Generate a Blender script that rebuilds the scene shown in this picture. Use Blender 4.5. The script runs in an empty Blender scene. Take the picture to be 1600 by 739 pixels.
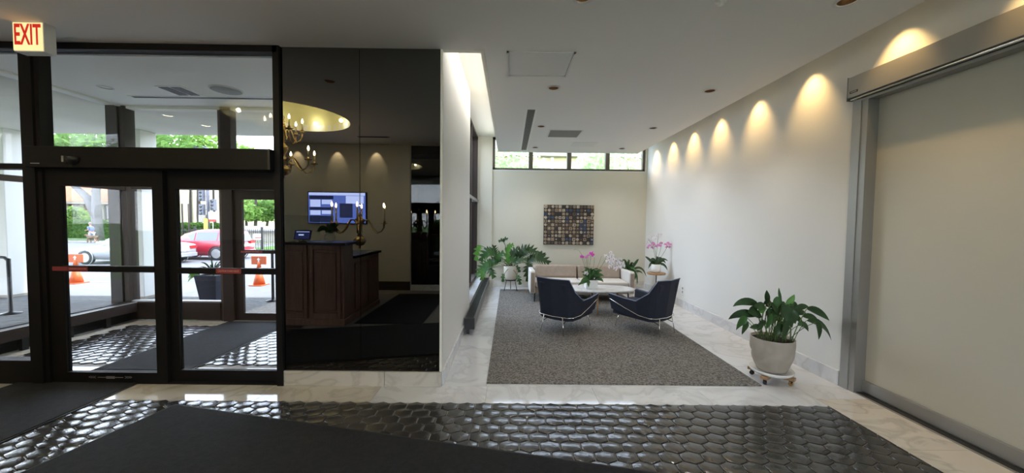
import bpy, bmesh, math, random
from mathutils import Vector, Matrix
random.seed(7)
R = math.radians
PI = math.pi
C = bpy.context.scene.collection

# ---------------------------------------------------------------- camera
F, VPX, VPY, SL, CH = 568.0, 797.0, 346.0, 0.0118, 1.6
_y = Vector(((VPX-800)/F, (VPY-369.5)/F, 1)).normalized()
_x = Vector((1, SL, 0)); _x = (_x-_x.dot(_y)*_y).normalized()
_d = _y.cross(_x)
if _d.y < 0: _d = -_d
_z = -_d
W2C = Matrix(((_x.x, _y.x, _z.x), (_x.y, _y.y, _z.y), (_x.z, _y.z, _z.z)))   # world -> (right, down, forward)
cam_d = bpy.data.cameras.new('camera'); cam = bpy.data.objects.new('camera', cam_d); C.objects.link(cam)
cam_d.sensor_width = 36; cam_d.lens = F/1600*36; cam_d.clip_start = 0.02; cam_d.clip_end = 400
rt, dn, fw = (W2C.transposed() @ Vector(v) for v in ((1, 0, 0), (0, 1, 0), (0, 0, 1)))
m = Matrix((rt, -dn, -fw)).transposed().to_4x4(); m.translation = (0, 0, CH)
cam.matrix_world = m
bpy.context.scene.camera = cam

def at(u, v, Y):
    "point of the scene at depth Y that the photograph shows at (u, v)"
    r = W2C.transposed() @ Vector(((u-800)/F, (v-369.5)/F, 1))
    t = Y/r.y
    return Vector((0, 0, CH)) + r*t

# ---------------------------------------------------------------- world, sun, exposure
SKY, SUN = 3.8, 2.6
w = bpy.data.worlds.new('world'); bpy.context.scene.world = w; w.use_nodes = True
nt = w.node_tree; nt.nodes.clear()
out = nt.nodes.new('ShaderNodeOutputWorld'); bg = nt.nodes.new('ShaderNodeBackground')
tc = nt.nodes.new('ShaderNodeTexCoord'); sp = nt.nodes.new('ShaderNodeSeparateXYZ'); cr = nt.nodes.new('ShaderNodeValToRGB')
nt.links.new(tc.outputs['Generated'], sp.inputs[0]); nt.links.new(sp.outputs['Z'], cr.inputs[0])
cr.color_ramp.elements[0].position = 0.0; cr.color_ramp.elements[0].color = (0.84, 0.91, 1.0, 1)
cr.color_ramp.elements[1].position = 0.7; cr.color_ramp.elements[1].color = (0.60, 0.76, 1.0, 1)
nt.links.new(cr.outputs[0], bg.inputs[0]); bg.inputs[1].default_value = SKY
nt.links.new(bg.outputs[0], out.inputs[0])
sd = bpy.data.lights.new('sun', 'SUN'); sd.energy = SUN; sd.angle = R(1.5); sd.color = (1, .95, .87)
so = bpy.data.objects.new('sun', sd); C.objects.link(so)
so.rotation_euler = Vector((-.72, -.06, -1.0)).to_track_quat('-Z', 'Y').to_euler()

def light(name, kind, loc, energy, color=(1, .86, .68), direction=(0, 0, -1), size=.05, size_y=None, spot=None, blend=.5):
    l = bpy.data.lights.new(name, kind); l.energy = energy; l.color = color
    if kind == 'AREA':
        l.shape = 'RECTANGLE' if size_y else 'SQUARE'; l.size = size
        if size_y: l.size_y = size_y
    else:
        l.shadow_soft_size = size
    if kind == 'SPOT': l.spot_size = R(spot or 90); l.spot_blend = blend
    o = bpy.data.objects.new(name, l); C.objects.link(o); o.location = loc
    o.rotation_euler = Vector(direction).to_track_quat('-Z', 'Y').to_euler()
    return o
def portal(loc, direction, sx, sy):
    o = light('window_portal', 'AREA', loc, 1, direction=direction, size=sx, size_y=sy); o.data.cycles.is_portal = True
portal((1.43, 8.98, 3.25), (0, -1, 0), 3.7, .8)
portal((-.93, 7.3, 2.0), (1, 0, 0), 3.0, 3.2)
portal((-3.9, 5.9, 1.7), (0, -1, 0), 4.0, 3.1)
portal((-6.1, 4.5, 1.7), (1, 0, 0), 2.2, 3.1)
portal((.6, -6.2, 1.75), (0, 1, 0), 5.2, 3.0)

scn = bpy.context.scene
scn.view_settings.view_transform = 'Standard'; scn.view_settings.look = 'None'
scn.view_settings.exposure = 1.4; scn.view_settings.gamma = 1.0; scn.view_settings.use_curve_mapping = False
scn.cycles.use_denoising = True
scn.cycles.max_bounces = 10; scn.cycles.diffuse_bounces = 5; scn.cycles.glossy_bounces = 6; scn.cycles.transparent_max_bounces = 24
scn.cycles.sample_clamp_indirect = 6.0
scn.cycles.caustics_reflective = False; scn.cycles.caustics_refractive = False

# ---------------------------------------------------------------- materials
def mat(name, col, rough=.6, metal=0, col2=None, ns=6, bump=0, bs=60, spec=.5, emit=None, es=1, detail=4, stretch=None, c2pos=(.35, .7), coat=0, sub=0):
    m = bpy.data.materials.new(name); m.use_nodes = True; t = m.node_tree; b = t.nodes['Principled BSDF']
    b.inputs['Base Color'].default_value = (*col, 1); b.inputs['Roughness'].default_value = rough
    b.inputs['Metallic'].default_value = metal; b.inputs['Specular IOR Level'].default_value = spec
    if coat: b.inputs['Coat Weight'].default_value = coat; b.inputs['Coat Roughness'].default_value = .04
    geo = t.nodes.new('ShaderNodeNewGeometry'); vec = geo.outputs['Position']
    if stretch:
        mp = t.nodes.new('ShaderNodeMapping'); mp.inputs['Scale'].default_value = stretch
        t.links.new(vec, mp.inputs[0]); vec = mp.outputs[0]
    if col2:
        n = t.nodes.new('ShaderNodeTexNoise'); n.inputs['Scale'].default_value = ns; n.inputs['Detail'].default_value = detail
        r = t.nodes.new('ShaderNodeValToRGB'); r.color_ramp.elements[0].color = (*col, 1); r.color_ramp.elements[1].color = (*col2, 1)
        r.color_ramp.elements[0].position, r.color_ramp.elements[1].position = c2pos
        t.links.new(vec, n.inputs['Vector']); t.links.new(n.outputs[0], r.inputs[0]); t.links.new(r.outputs[0], b.inputs['Base Color'])
    if bump:
        n = t.nodes.new('ShaderNodeTexNoise'); n.inputs['Scale'].default_value = bs; n.inputs['Detail'].default_value = 3
        bp = t.nodes.new('ShaderNodeBump'); bp.inputs['Strength'].default_value = bump; bp.inputs['Distance'].default_value = .01
        t.links.new(vec, n.inputs['Vector']); t.links.new(n.outputs[0], bp.inputs['Height']); t.links.new(bp.outputs[0], b.inputs['Normal'])
    if emit:
        b.inputs['Emission Color'].default_value = (*emit, 1); b.inputs['Emission Strength'].default_value = es
    return m
def leafy(name, col, col2, ns=1.2):
    "leaves: part of the light shines through the blade"
    m = mat(name, col, .7, col2=col2, ns=ns, spec=.15); t = m.node_tree; b = t.nodes['Principled BSDF']; o = t.nodes['Material Output']
    tl = t.nodes.new('ShaderNodeBsdfTranslucent'); mx = t.nodes.new('ShaderNodeMixShader'); mx.inputs[0].default_value = .45
    src = b.inputs['Base Color'].links[0].from_socket; t.links.new(src, tl.inputs[0])
    t.links.new(b.outputs[0], mx.inputs[1]); t.links.new(tl.outputs[0], mx.inputs[2]); t.links.new(mx.outputs[0], o.inputs[0])
    return m

def glass(name, tint=(.975, .975, .975), refl=1.0):
    m = bpy.data.materials.new(name); m.use_nodes = True; t = m.node_tree; t.nodes.clear()
    o = t.nodes.new('ShaderNodeOutputMaterial'); tr = t.nodes.new('ShaderNodeBsdfTransparent'); gl = t.nodes.new('ShaderNodeBsdfGlossy')
    lw = t.nodes.new('ShaderNodeLayerWeight'); lw.inputs[0].default_value = .5; mx = t.nodes.new('ShaderNodeMixShader')
    pw = t.nodes.new('ShaderNodeMath'); pw.operation = 'POWER'; pw.inputs[1].default_value = 5; t.links.new(lw.outputs['Facing'], pw.inputs[0])
    fr = t.nodes.new('ShaderNodeMath'); fr.operation = 'MULTIPLY_ADD'; fr.inputs[1].default_value = .95; fr.inputs[2].default_value = .02; t.links.new(pw.outputs[0], fr.inputs[0])
    gl.inputs['Roughness'].default_value = 0; tr.inputs[0].default_value = (*tint, 1)
    mu = t.nodes.new('ShaderNodeMath'); mu.operation = 'MULTIPLY'; mu.inputs[1].default_value = refl
    t.links.new(fr.outputs[0], mu.inputs[0]); t.links.new(mu.outputs[0], mx.inputs[0])
    t.links.new(tr.outputs[0], mx.inputs[1]); t.links.new(gl.outputs[0], mx.inputs[2]); t.links.new(mx.outputs[0], o.inputs[0])
    return m

def marble(name, base, vein, rough=.12, scale=1.6):
    m = bpy.data.materials.new(name); m.use_nodes = True; t = m.node_tree; b = t.nodes['Principled BSDF']
    geo = t.nodes.new('ShaderNodeNewGeometry'); oi = t.nodes.new('ShaderNodeObjectInfo')
    vm = t.nodes.new('ShaderNodeVectorMath'); vm.operation = 'MULTIPLY_ADD'
    cx = t.nodes.new('ShaderNodeCombineXYZ')
    for i in range(3): t.links.new(oi.outputs['Random'], cx.inputs[i])
    vm.inputs[1].default_value = (20, 20, 20); t.links.new(cx.outputs[0], vm.inputs[0]); t.links.new(geo.outputs['Position'], vm.inputs[2])
    n = t.nodes.new('ShaderNodeTexNoise'); n.inputs['Scale'].default_value = scale; n.inputs['Detail'].default_value = 9; n.inputs['Distortion'].default_value = 1.6
    t.links.new(vm.outputs[0], n.inputs['Vector'])
    r = t.nodes.new('ShaderNodeValToRGB'); e = r.color_ramp.elements
    e[0].position = .30; e[0].color = (*base, 1); e[1].position = .8; e[1].color = (*base, 1)
    a = e.new(.47); a.color = (*[.94*x for x in base], 1); v = e.new(.51); v.color = (*vein, 1); c = e.new(.56); c.color = (*base, 1)
    t.links.new(n.outputs[0], r.inputs[0]); t.links.new(r.outputs[0], b.inputs['Base Color'])
    b.inputs['Roughness'].default_value = rough
    return m

def wood(name, a, b2, rough=.4, axis='Z', scale=9):
    st = {'X': (.12, 1, 1), 'Y': (1, .12, 1), 'Z': (1, 1, .12)}[axis]
    return mat(name, a, rough, col2=b2, ns=scale, stretch=tuple(s*3 for s in st), detail=6, c2pos=(.3, .72))

M = dict(
    wall=mat('wall_paint', (.73, .735, .72), .75, bump=.05, bs=90),
    wall_back=mat('cream_paint', (.67, .635, .53), .8, bump=.05, bs=90),
    ceil=mat('ceiling_paint', (.78, .77, .755), .85),
    ivory=mat('ivory_paint', (.84, .815, .74), .8),
    ceil_white=mat('panel_white', (.70, .70, .69), .6),
    frame=mat('dark_bronze', (.013, .012, .012), .55, 0, spec=.12),
    frame2=mat('brown_bronze', (.038, .027, .023), .5, 0, spec=.15),
    winframe=mat('window_bronze', (.10, .075, .06), .4, .2),
    glass=glass('clear_glass'),
    mirror=mat('black_mirror_glass', (.17, .172, .17), .0, 1.0),
    marble=marble('beige_marble', (.60, .56, .49), (.47, .43, .37), .07),
    marble_w=marble('white_marble', (.66, .67, .685), (.55, .555, .57), .07),
    grout=mat('grey_grout', (.26, .25, .235), .7, bump=.2),
    carpet=mat('grey_carpet', (.085, .079, .072), .95, col2=(.25, .235, .215), ns=55, bump=.8, bs=140, detail=2, c2pos=(.38, .62)),
    matblack=mat('charcoal_mat', (.005, .005, .0065), .95, col2=(.013, .013, .0155), ns=30, bump=.7, bs=160),
    rubber=mat('black_rubber', (.01, .01, .01), .6),
    black=mat('black_metal', (.015, .015, .015), .4, .4),
    alum=mat('brushed_aluminium', (.36, .355, .34), .48, .7, bump=.04, bs=30, stretch=(1, .05, 1)),
    alum_d=mat('grey_aluminium', (.33, .32, .30), .45, .7),
    chrome=mat('chrome', (.72, .70, .66), .16, 1),
    panel=mat('door_panel_cream', (.56, .54, .46), .6),
    white=mat('white_plastic', (.8, .8, .78), .4),
    navy=mat('navy_fabric', (.010, .013, .026), .85, col2=(.016, .021, .042), ns=120, bump=.25, bs=300),
    navy_pipe=mat('light_blue_piping', (.20, .24, .34), .7),
    taupe=mat('taupe_fabric', (.36, .29, .235), .9, col2=(.40, .33, .27), ns=14, bump=.2, bs=250),
    ltaupe=mat('pale_grey_fabric', (.62, .59, .55), .9, bump=.2, bs=250),
    walnut=wood('walnut', (.14, .07, .035), (.25, .13, .065), .4),
    oak=wood('oak', (.30, .17, .085), (.42, .26, .14), .45, 'Y'),
    mahog=wood('mahogany', (.19, .085, .05), (.30, .15, .09), .35),
    darktop=mat('dark_counter', (.02, .018, .018), .2),
    pot=mat('cream_ceramic', (.62, .57, .49), .35),
    potstone=mat('stone_glaze', (.40, .355, .30), .5, col2=(.46, .41, .35), ns=8),
    potwhite=mat('white_ceramic', (.82, .83, .80), .2),
    soil=mat('dark_soil', (.03, .02, .014), .95, bump=.8, bs=60),
    leaf_d=mat('dark_leaf', (.018, .052, .016), .35, col2=(.035, .085, .025), ns=9),
    leaf_b=mat('bright_leaf', (.07, .22, .025), .4, col2=(.11, .30, .04), ns=9),
    leaf_m=mat('mid_leaf', (.03, .10, .025), .3, col2=(.05, .14, .03), ns=8),
    stem=mat('green_stem', (.10, .17, .05), .5),
    magenta=mat('magenta_petal', (.72, .06, .50), .5),
    pink=mat('pink_petal', (.70, .28, .55), .5),
    petal=mat('white_petal', (.84, .80, .82), .5),
    purple=mat('purple_lip', (.22, .05, .20), .5),
    brass=mat('antique_brass', (.52, .38, .20), .28, 1),
    candle=mat('ivory_candle', (.66, .60, .42), .5),
    bulb=mat('lit_bulb', (1, .8, .5), .4, emit=(1, .72, .38), es=28),
    lamp=mat('lit_lamp', (1, .9, .7), .4, emit=(1, .80, .50), es=5),
    dark=mat('dark_void', (.012, .01, .008), .8),
    bronzecan=mat('bronze_reflector', (.10, .06, .03), .35, .6),
    dome=mat('yellow_dome_paint', (.76, .72, .40), .8),
    red=mat('red_letter', (.55, .02, .01), .5, emit=(.6, .02, .01), es=.25),
    orange=mat('orange_cone', (0.540, 0.096, 0.018), .5),
    grass=mat('grass', (0.050, 0.110, 0.019), .95, col2=(0.088, 0.165, 0.033), ns=14, bump=.6, bs=30, spec=.12),
    fol4=leafy('foliage_overexposed', (.34, .50, .24), (.52, .68, .38), 2.5),  # leaf colour lightened to stand in for overexposed daylight outside the clerestory
    asphalt=mat('pale_asphalt', (0.126, 0.126, 0.134), .9, col2=(0.151, 0.151, 0.155), ns=4, bump=.15, bs=80, spec=.12),
    concrete=mat('concrete', (0.168, 0.164, 0.160), .9, col2=(0.193, 0.189, 0.181), ns=3, bump=.1, bs=60, spec=.12),
    paver=mat('grey_paver', (0.085, 0.083, 0.080), .85, col2=(0.130, 0.125, 0.120), ns=18, bump=.3, bs=60, spec=.12),
    stucco=mat('white_column_paint', (.60, .59, .56), .8, bump=.1, bs=40, spec=.12),
    soffit=mat('soffit_paint', (.66, .64, .58), .85, col2=(.60, .585, .53), ns=1.2, detail=6, spec=.12),
    vceil=mat('vestibule_ceiling_paint', (.90, .88, .86), .85),
    slate=mat('slate_grey_metal', (.10, .10, .13), .6),
    line=mat('road_white', (0.310, 0.310, 0.310), .8, spec=.12),
    carw=mat('silver_white_paint', (0.260, 0.265, 0.275), .25, .2, coat=.6),
    carr=mat('red_paint', (0.360, 0.012, 0.028), .25, .1, coat=.8),
    carglass=mat('car_glass', (.05, .06, .07), .05, 0, spec=1),
    tyre=mat('tyre', (.02, .02, .02), .8),
    tail=mat('tail_light', (.45, .02, .02), .2),
    rooft=mat('orange_roof_tile', (0.312, 0.126, 0.072), .9, col2=(0.372, 0.180, 0.108), ns=3, bump=.3, bs=12, spec=.12),
    brick=mat('red_brick', (0.132, 0.045, 0.030), .9, col2=(0.180, 0.072, 0.048), ns=6, bump=.3, bs=20, spec=.12),
    limestone=mat('limestone', (0.275, 0.250, 0.210), .85, spec=.12),
    beige_wall=mat('beige_facade', (.80, .66, .43), .9, spec=.12),
    win_dark=mat('dark_window', (.05, .055, .06), .1),
    bark=mat('pale_bark', (0.110, 0.105, 0.102), .9, col2=(0.165, 0.160, 0.154), ns=5, bump=.5, bs=14),
    barkd=mat('dark_bark', (0.044, 0.033, 0.028), .9, bump=.5, bs=14),
    fol1=leafy('foliage_mid', (0.091, 0.182, 0.042), (0.154, 0.266, 0.063), 1.2),
    fol2=leafy('foliage_bright', (0.154, 0.280, 0.056), (0.238, 0.364, 0.091), 1.2),
    fol3=leafy('foliage_dark', (0.048, 0.112, 0.032), (0.088, 0.168, 0.056), 1.2),
    hedge=leafy('hedge_leaf', (0.049, 0.112, 0.021), (0.091, 0.175, 0.035), 3),
    skin=mat('skin', (0.275, 0.154, 0.110), .6),
    shirt=mat('blue_shirt', (0.088, 0.121, 0.303), .8),
    shorts=mat('white_shorts', (0.303, 0.303, 0.330), .8),
    fur=mat('tan_fur', (0.138, 0.083, 0.050), .9, col2=(0.055, 0.033, 0.022), ns=5),
    hair=mat('grey_hair', (0.154, 0.143, 0.138), .9),
    yellow=mat('yellow_post', (0.413, 0.286, 0.033), .6),
    ring=mat('red_ring', (0.303, 0.033, 0.022), .6),
    screen_b=mat('screen_blue', (.02, .03, .08), .3, emit=(.10, .16, .55), es=1.6),
    screen_l=mat('screen_light', (.1, .1, .2), .3, emit=(.50, .60, 1.0), es=1.9),
    screen_d=mat('screen_dark', (.01, .01, .03), .3, emit=(.02, .03, .10), es=1.0),
    slotdark=mat('slot_black', (.02, .02, .02), .6),
    grille=mat('grille_grey', (.30, .30, .29), .6),
    conv=mat('convector_grey', (.15, .145, .14), .45, .5),
    acrylic=glass('acrylic', (.93, .95, .93), 1.5),
    exitglow=mat('exit_face', (.75, .70, .45), .5, emit=(.95, .80, .38), es=.33),
    skirt=mat('dark_baseboard', (.03, .022, .02), .5),
    sticker=mat('sticker_red', (.30, .04, .04), .5),
    sticktext=mat('sticker_pale', (.62, .42, .34), .5),
    decal=mat('grey_decal', (.30, .30, .30), .5),
)
# tile: dark glazed with strongly rippled surface; ripples differ from tile to tile because they follow the position
def tile_mat():
    m = bpy.data.materials.new('black_glazed_tile'); m.use_nodes = True; t = m.node_tree; b = t.nodes['Principled BSDF']
    geo = t.nodes.new('ShaderNodeNewGeometry'); oi = t.nodes.new('ShaderNodeObjectInfo')
    r = t.nodes.new('ShaderNodeValToRGB'); r.color_ramp.elements[0].color = (.016, .015, .014, 1); r.color_ramp.elements[1].color = (.045, .042, .038, 1)
    n0 = t.nodes.new('ShaderNodeTexNoise'); n0.inputs['Scale'].default_value = 7
    t.links.new(geo.outputs['Position'], n0.inputs['Vector']); t.links.new(n0.outputs[0], r.inputs[0]); t.links.new(r.outputs[0], b.inputs['Base Color'])
    n = t.nodes.new('ShaderNodeTexNoise'); n.inputs['Scale'].default_value = 17; n.inputs['Detail'].default_value = 3; n.inputs['Distortion'].default_value = .5
    bp = t.nodes.new('ShaderNodeBump'); bp.inputs['Strength'].default_value = .32; bp.inputs['Distance'].default_value = .010
    t.links.new(geo.outputs['Position'], n.inputs['Vector']); t.links.new(n.outputs[0], bp.inputs['Height']); t.links.new(bp.outputs[0], b.inputs['Normal'])
    b.inputs['Roughness'].default_value = .19; b.inputs['Specular IOR Level'].default_value = .9
    return m
M['tile'] = tile_mat()

# ---------------------------------------------------------------- mesh helpers
class MB:
    def __init__(s): s.v = []; s.f = []; s.m = []; s.sm = []; s.mi = 0; s.smooth = False
    def face(s, idx): s.f.append(tuple(idx)); s.m.append(s.mi); s.sm.append(s.smooth)
    def add(s, pts, faces, T=None):
        b = len(s.v)
        for p in pts: s.v.append(tuple(T @ Vector(p)) if T else tuple(p))
        for f in faces: s.face([b+i for i in f])
        return s
    def box(s, x0, x1, y0, y1, z0, z1, T=None):
        p = [(x0, y0, z0), (x1, y0, z0), (x1, y1, z0), (x0, y1, z0), (x0, y0, z1), (x1, y0, z1), (x1, y1, z1), (x0, y1, z1)]
        return s.add(p, [(0, 3, 2, 1), (4, 5, 6, 7), (0, 1, 5, 4), (1, 2, 6, 5), (2, 3, 7, 6), (3, 0, 4, 7)], T)
    def prism(s, poly, a, b, axis='z', T=None):
        n = len(poly)
        def P(q, h):
            return {'z': (q[0], q[1], h), 'y': (q[0], h, q[1]), 'x': (h, q[0], q[1])}[axis]
        pts = [P(q, a) for q in poly]+[P(q, b) for q in poly]
        fs = [tuple(range(n))[::-1], tuple(range(n, 2*n))]+[(i, (i+1) % n, n+(i+1) % n, n+i) for i in range(n)]
        return s.add(pts, fs, T)
    def lathe(s, prof, c=(0, 0, 0), n=20, T=None, sx=1, sy=1, cap=True):
        b = len(s.v); o = s.smooth; s.smooth = True
        for r, z in prof:
            for k in range(n):
                a = 2*PI*k/n; p = Vector((c[0]+r*sx*math.cos(a), c[1]+r*sy*math.sin(a), c[2]+z)); s.v.append(tuple(T @ p if T else p))
        for i in range(len(prof)-1):
            for k in range(n):
                s.face((b+i*n+k, b+i*n+(k+1) % n, b+(i+1)*n+(k+1) % n, b+(i+1)*n+k))
        s.smooth = False
        if cap and prof[0][0] > 1e-4: s.face([b+k for k in range(n)][::-1])
        if cap and prof[-1][0] > 1e-4: s.face([b+(len(prof)-1)*n+k for k in range(n)])
        s.smooth = o
        return s
    def tube(s, pts, rad, n=8, T=None):
        pts = [Vector(p) for p in pts]
        if not hasattr(rad, '__len__'): rad = [rad]*len(pts)
        b = len(s.v); o = s.smooth; s.smooth = True
        up = None
        for i, p in enumerate(pts):
            d = (pts[min(i+1, len(pts)-1)]-pts[max(i-1, 0)]).normalized()
            if up is None: up = Vector((0, 0, 1)) if abs(d.z) < .9 else Vector((1, 0, 0))
            a = (up-up.dot(d)*d)
            a = a.normalized() if a.length > 1e-4 else d.orthogonal().normalized()
            up = a; c = d.cross(a)
            for k in range(n):
                q = p+(a*math.cos(2*PI*k/n)+c*math.sin(2*PI*k/n))*rad[i]; s.v.append(tuple(T @ q if T else q))
        for i in range(len(pts)-1):
            for k in range(n):
                s.face((b+i*n+k, b+i*n+(k+1) % n, b+(i+1)*n+(k+1) % n, b+(i+1)*n+k))
        s.face([b+k for k in range(n)][::-1]); s.face([b+(len(pts)-1)*n+k for k in range(n)])
        s.smooth = o
        return s
    def build(s, name, mats, parent=None, bevel=0, smooth=None, seg=2):
        me = bpy.data.meshes.new(name); me.from_pydata(s.v, [], s.f)
        if not isinstance(mats, (list, tuple)): mats = [mats]
        for q in mats: me.materials.append(q)
        me.polygons.foreach_set('material_index', s.m)
        me.polygons.foreach_set('use_smooth', [bool(smooth) if smooth is not None else x for x in s.sm])
        me.update()
        bm = bmesh.new(); bm.from_mesh(me); bmesh.ops.recalc_face_normals(bm, faces=bm.faces); bm.to_mesh(me); bm.free()
        o = bpy.data.objects.new(name, me); C.objects.link(o)
        if parent: o.parent = parent
        if bevel:
            d = o.modifiers.new('bevel', 'BEVEL'); d.width = bevel; d.segments = seg; d.limit_method = 'ANGLE'
        return o
def box(name, mt, x0, x1, y0, y1, z0, z1, parent=None, bevel=0, T=None):
    return MB().box(x0, x1, y0, y1, z0, z1, T).build(name, mt, parent, bevel)
def struct(o):
    o['kind'] = 'structure'; return o
def tag(o, label, cat, group=None, kind=None):
    o['label'] = label; o['category'] = cat
    if group: o['group'] = group
    if kind: o['kind'] = kind
    return o
def empty(name, loc=(0, 0, 0), rz=0):
    o = bpy.data.objects.new(name, None); C.objects.link(o); o.location = loc; o.rotation_euler = (0, 0, rz); o.empty_display_size = .1
    return o
def thing(name, label, cat, loc=(0, 0, 0), rz=0, group=None): return tag(empty(name, loc, rz), label, cat, group)
def sempty(name): return struct(empty(name))
KIDS = {}
def dup(o, loc=None, rz=None, label=None, parent=None, kids=None):
    c = o.copy(); C.objects.link(c)
    if parent: c.parent = parent
    if loc is not None: c.location = loc
    if rz is not None: c.rotation_euler = (0, 0, rz)
    if label: c['label'] = label
    for ch in [x for x in o.children]: dup(ch, parent=c)
    return c
def text(name, body, size, mt, loc, rot, parent=None, ext=.001, align='CENTER', sx=1):
    cu = bpy.data.curves.new(name, 'FONT'); cu.body = body; cu.size = size; cu.extrude = ext; cu.align_x = align; cu.offset = .004 if body == 'EXIT' else 0; cu.align_y = 'CENTER'
    cu.materials.append(mt); o = bpy.data.objects.new(name, cu); C.objects.link(o); o.location = loc; o.rotation_euler = rot; o.scale = (sx, 1, 1)
    dg = bpy.context.evaluated_depsgraph_get(); me = bpy.data.meshes.new_from_object(o.evaluated_get(dg)); me.name = name
    o2_ = bpy.data.objects.new(name, me); C.objects.link(o2_); o2_.location = loc; o2_.rotation_euler = rot; o2_.scale = (sx, 1, 1); bpy.data.objects.remove(o); o = o2_
    if not me.materials: me.materials.append(mt)
    if parent: o.parent = parent
    return o

# ================================================================ SETTING
DW = 3.466      # plane of door and mirror wall
CZ = 3.195      # main ceiling
UZ = 3.63       # upper ceiling in the slots
XL, XR, YB = -.645, 3.311, 8.85
VZ = 3.28       # vestibule ceiling and canopy soffit
VX, VY = -5.85, 5.6

# floor: grout bed, marble slabs and hexagonal tiles
floor = struct(MB().box(-7.5, 3.8, -6.3, DW, -.12, -.006).box(-.95, 3.8, DW, 9.0, -.12, -.006).build('floor', M['grout']))
def slab(x0, x1, y0, y1, mt='marble', par=None, g=.0012):
    return MB().box(x0+g, x1-g, y0+g, y1-g, -.02, 0).build('marble_slab', M[mt], par or floor)
JX = [-.203+1.013*k for k in range(-7, 4)]
for a, b in zip(JX, JX[1:]):
    if a > 2.7: break
    slab(max(a, -6.9), min(b, 2.836), 3.135, DW, 'marble' if b < -.3 else 'marble_w')
ys = [4.02, 4.51, 5.0, 5.49, 5.99, 6.49, 6.99, 7.49, 7.99, 8.49, YB]
for a, b in zip([DW]+ys, ys): slab(XL-.2 if a > 5.7 else XL, -.213, a, b, 'marble_w')
ysr = [3.27, 4.02, 4.77, 5.52, 6.27, 7.02, 7.77, YB]
for a, b in zip(ysr, ysr[1:]): slab(2.836 if a < 3.4 else 2.49, XR+.02, a, b, 'marble_w')
slab(2.49, 2.836, DW, 4.02, 'marble_w')
for k in range(6): slab(2.836, XR+.2, 3.27-.75*(k+1), 3.27-.75*k, 'marble')
for k in range(3): slab(-.213+.901*k, -.213+.901*(k+1), 8.40, YB, 'marble_w')
for k in range(2): slab(-.213+1.352*k, -.213+1.352*(k+1), DW, 3.56, 'marble_w')
for k in range(4): slab(-6.9+1.1*k, -5.8+1.1*k, -1.37, -1.02, 'marble')

HW, RS = .0735, .110
def hex_mesh(k, g=.0042):
    rr = random.Random(k)
    a, b, c = HW-g, .0367, .0733-g*1.1
    o = [(a, b-g*.4), (0, c), (-a, b-g*.4), (-a, -b+g*.4), (0, -c), (a, -b+g*.4)]
    s = MB(); s.smooth = True
    o = [(x+rr.uniform(-.0014, .0014), y+rr.uniform(-.0014, .0014)) for x, y in o]
    pts = [(x, y, -.006) for x, y in o]+[(x*.985, y*.985, .0016) for x, y in o]+[(x*.93, y*.93, .0026+rr.uniform(-.0004, .0004)) for x, y in o]+[(0, 0, .0028+rr.uniform(-.0004, .0006))]
    fs = [(i, (i+1) % 6, 6+(i+1) % 6, 6+i) for i in range(6)]+[(6+i, 6+(i+1) % 6, 12+(i+1) % 6, 12+i) for i in range(6)]+[(12+i, 12+(i+1) % 6, 18) for i in range(6)]
    s.add(pts, fs); return s
HEX = [hex_mesh(k) for k in range(6)]
HEXM = []
for h in HEX:
    o = h.build('hex_tile', M['tile']); HEXM.append(o.data); bpy.data.objects.remove(o)
# mats on the floor (corner points), used to leave out hidden tiles
M2A = Vector((-2.84, 3.06)); M2ang = R(-11.9); mu = Vector((math.cos(M2ang), math.sin(M2ang))); mv = Vector((mu.y, -mu.x))
def under_mat(x, y):
    if -4.69+.1 < x < -3.55-.1: return True
    q = Vector((x, y))-M2A
    return q.dot(mu) > .12 and q.dot(mv) > .12
def hexes(x0, x1, y0, y1, par, vis, ox=0, cap=300):
    cells = []; r = 0; y = y1-.055
    while y > y0+.03:
        x = x0+HW+(HW if r % 2 else 0)+ox
        while x < x1+HW*.6:
            if x-HW*.6 > x0-HW: cells.append((x, y))
            x += 2*HW
        y -= RS; r += 1
    rest = MB(); n = 0
    cells = [c for c in cells if not under_mat(*c)]
    cells.sort(key=lambda c: 0 if vis(*c) else 1)
    rr = random.Random(3)
    for (x, y) in cells:
        inside = x0+HW < x < x1-HW+.001
        k = rr.randrange(6)
        if inside and vis(x, y) and n < cap:
            o = bpy.data.objects.new('hex_tile', HEXM[k]); C.objects.link(o); o.parent = par; o.location = (x, y, 0)
            o.rotation_euler = (rr.uniform(-.006, .006), rr.uniform(-.006, .006), 0); n += 1
        else:
            lo, hi = x0-x, x1-x
            h = HEX[k]; b = len(rest.v); rest.smooth = True
            for p in h.v: rest.v.append((x+min(max(p[0], lo), hi), y+p[1], p[2]))
            for f in h.f: rest.face([b+i for i in f])
    o = rest.build('hex_tiling', M['tile'], par); o['kind'] = 'stuff'
hexes(-6.9, 2.836, -1.02, 3.132, floor, lambda x, y: y > 2.15 and x > -.99*(y*1.42)-.1 and x < 2.8 and y > 2.2)

# vestibule floor
vfl = struct(MB().box(-6.2, -2.19, DW, 5.75, -.12, -.006).build('vestibule_floor', M['grout']))
for k in range(3): slab(-5.6+1.14*k, -5.6+1.14*(k+1), DW, 3.84, 'marble', vfl)
for k in range(3): slab(-5.6+1.14*k, -5.6+1.14*(k+1), 5.36, 5.75, 'marble', vfl)
for k in range(3): slab(-6.2, -5.6, DW+.76*k, DW+.76*(k+1), 'marble', vfl)
_um = under_mat
def under_mat(x, y): return -4.33+.1 < x < -3.32-.1
hexes(-5.6, -2.19, 3.84, 5.355, vfl, lambda x, y: x < -3.1)

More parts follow.
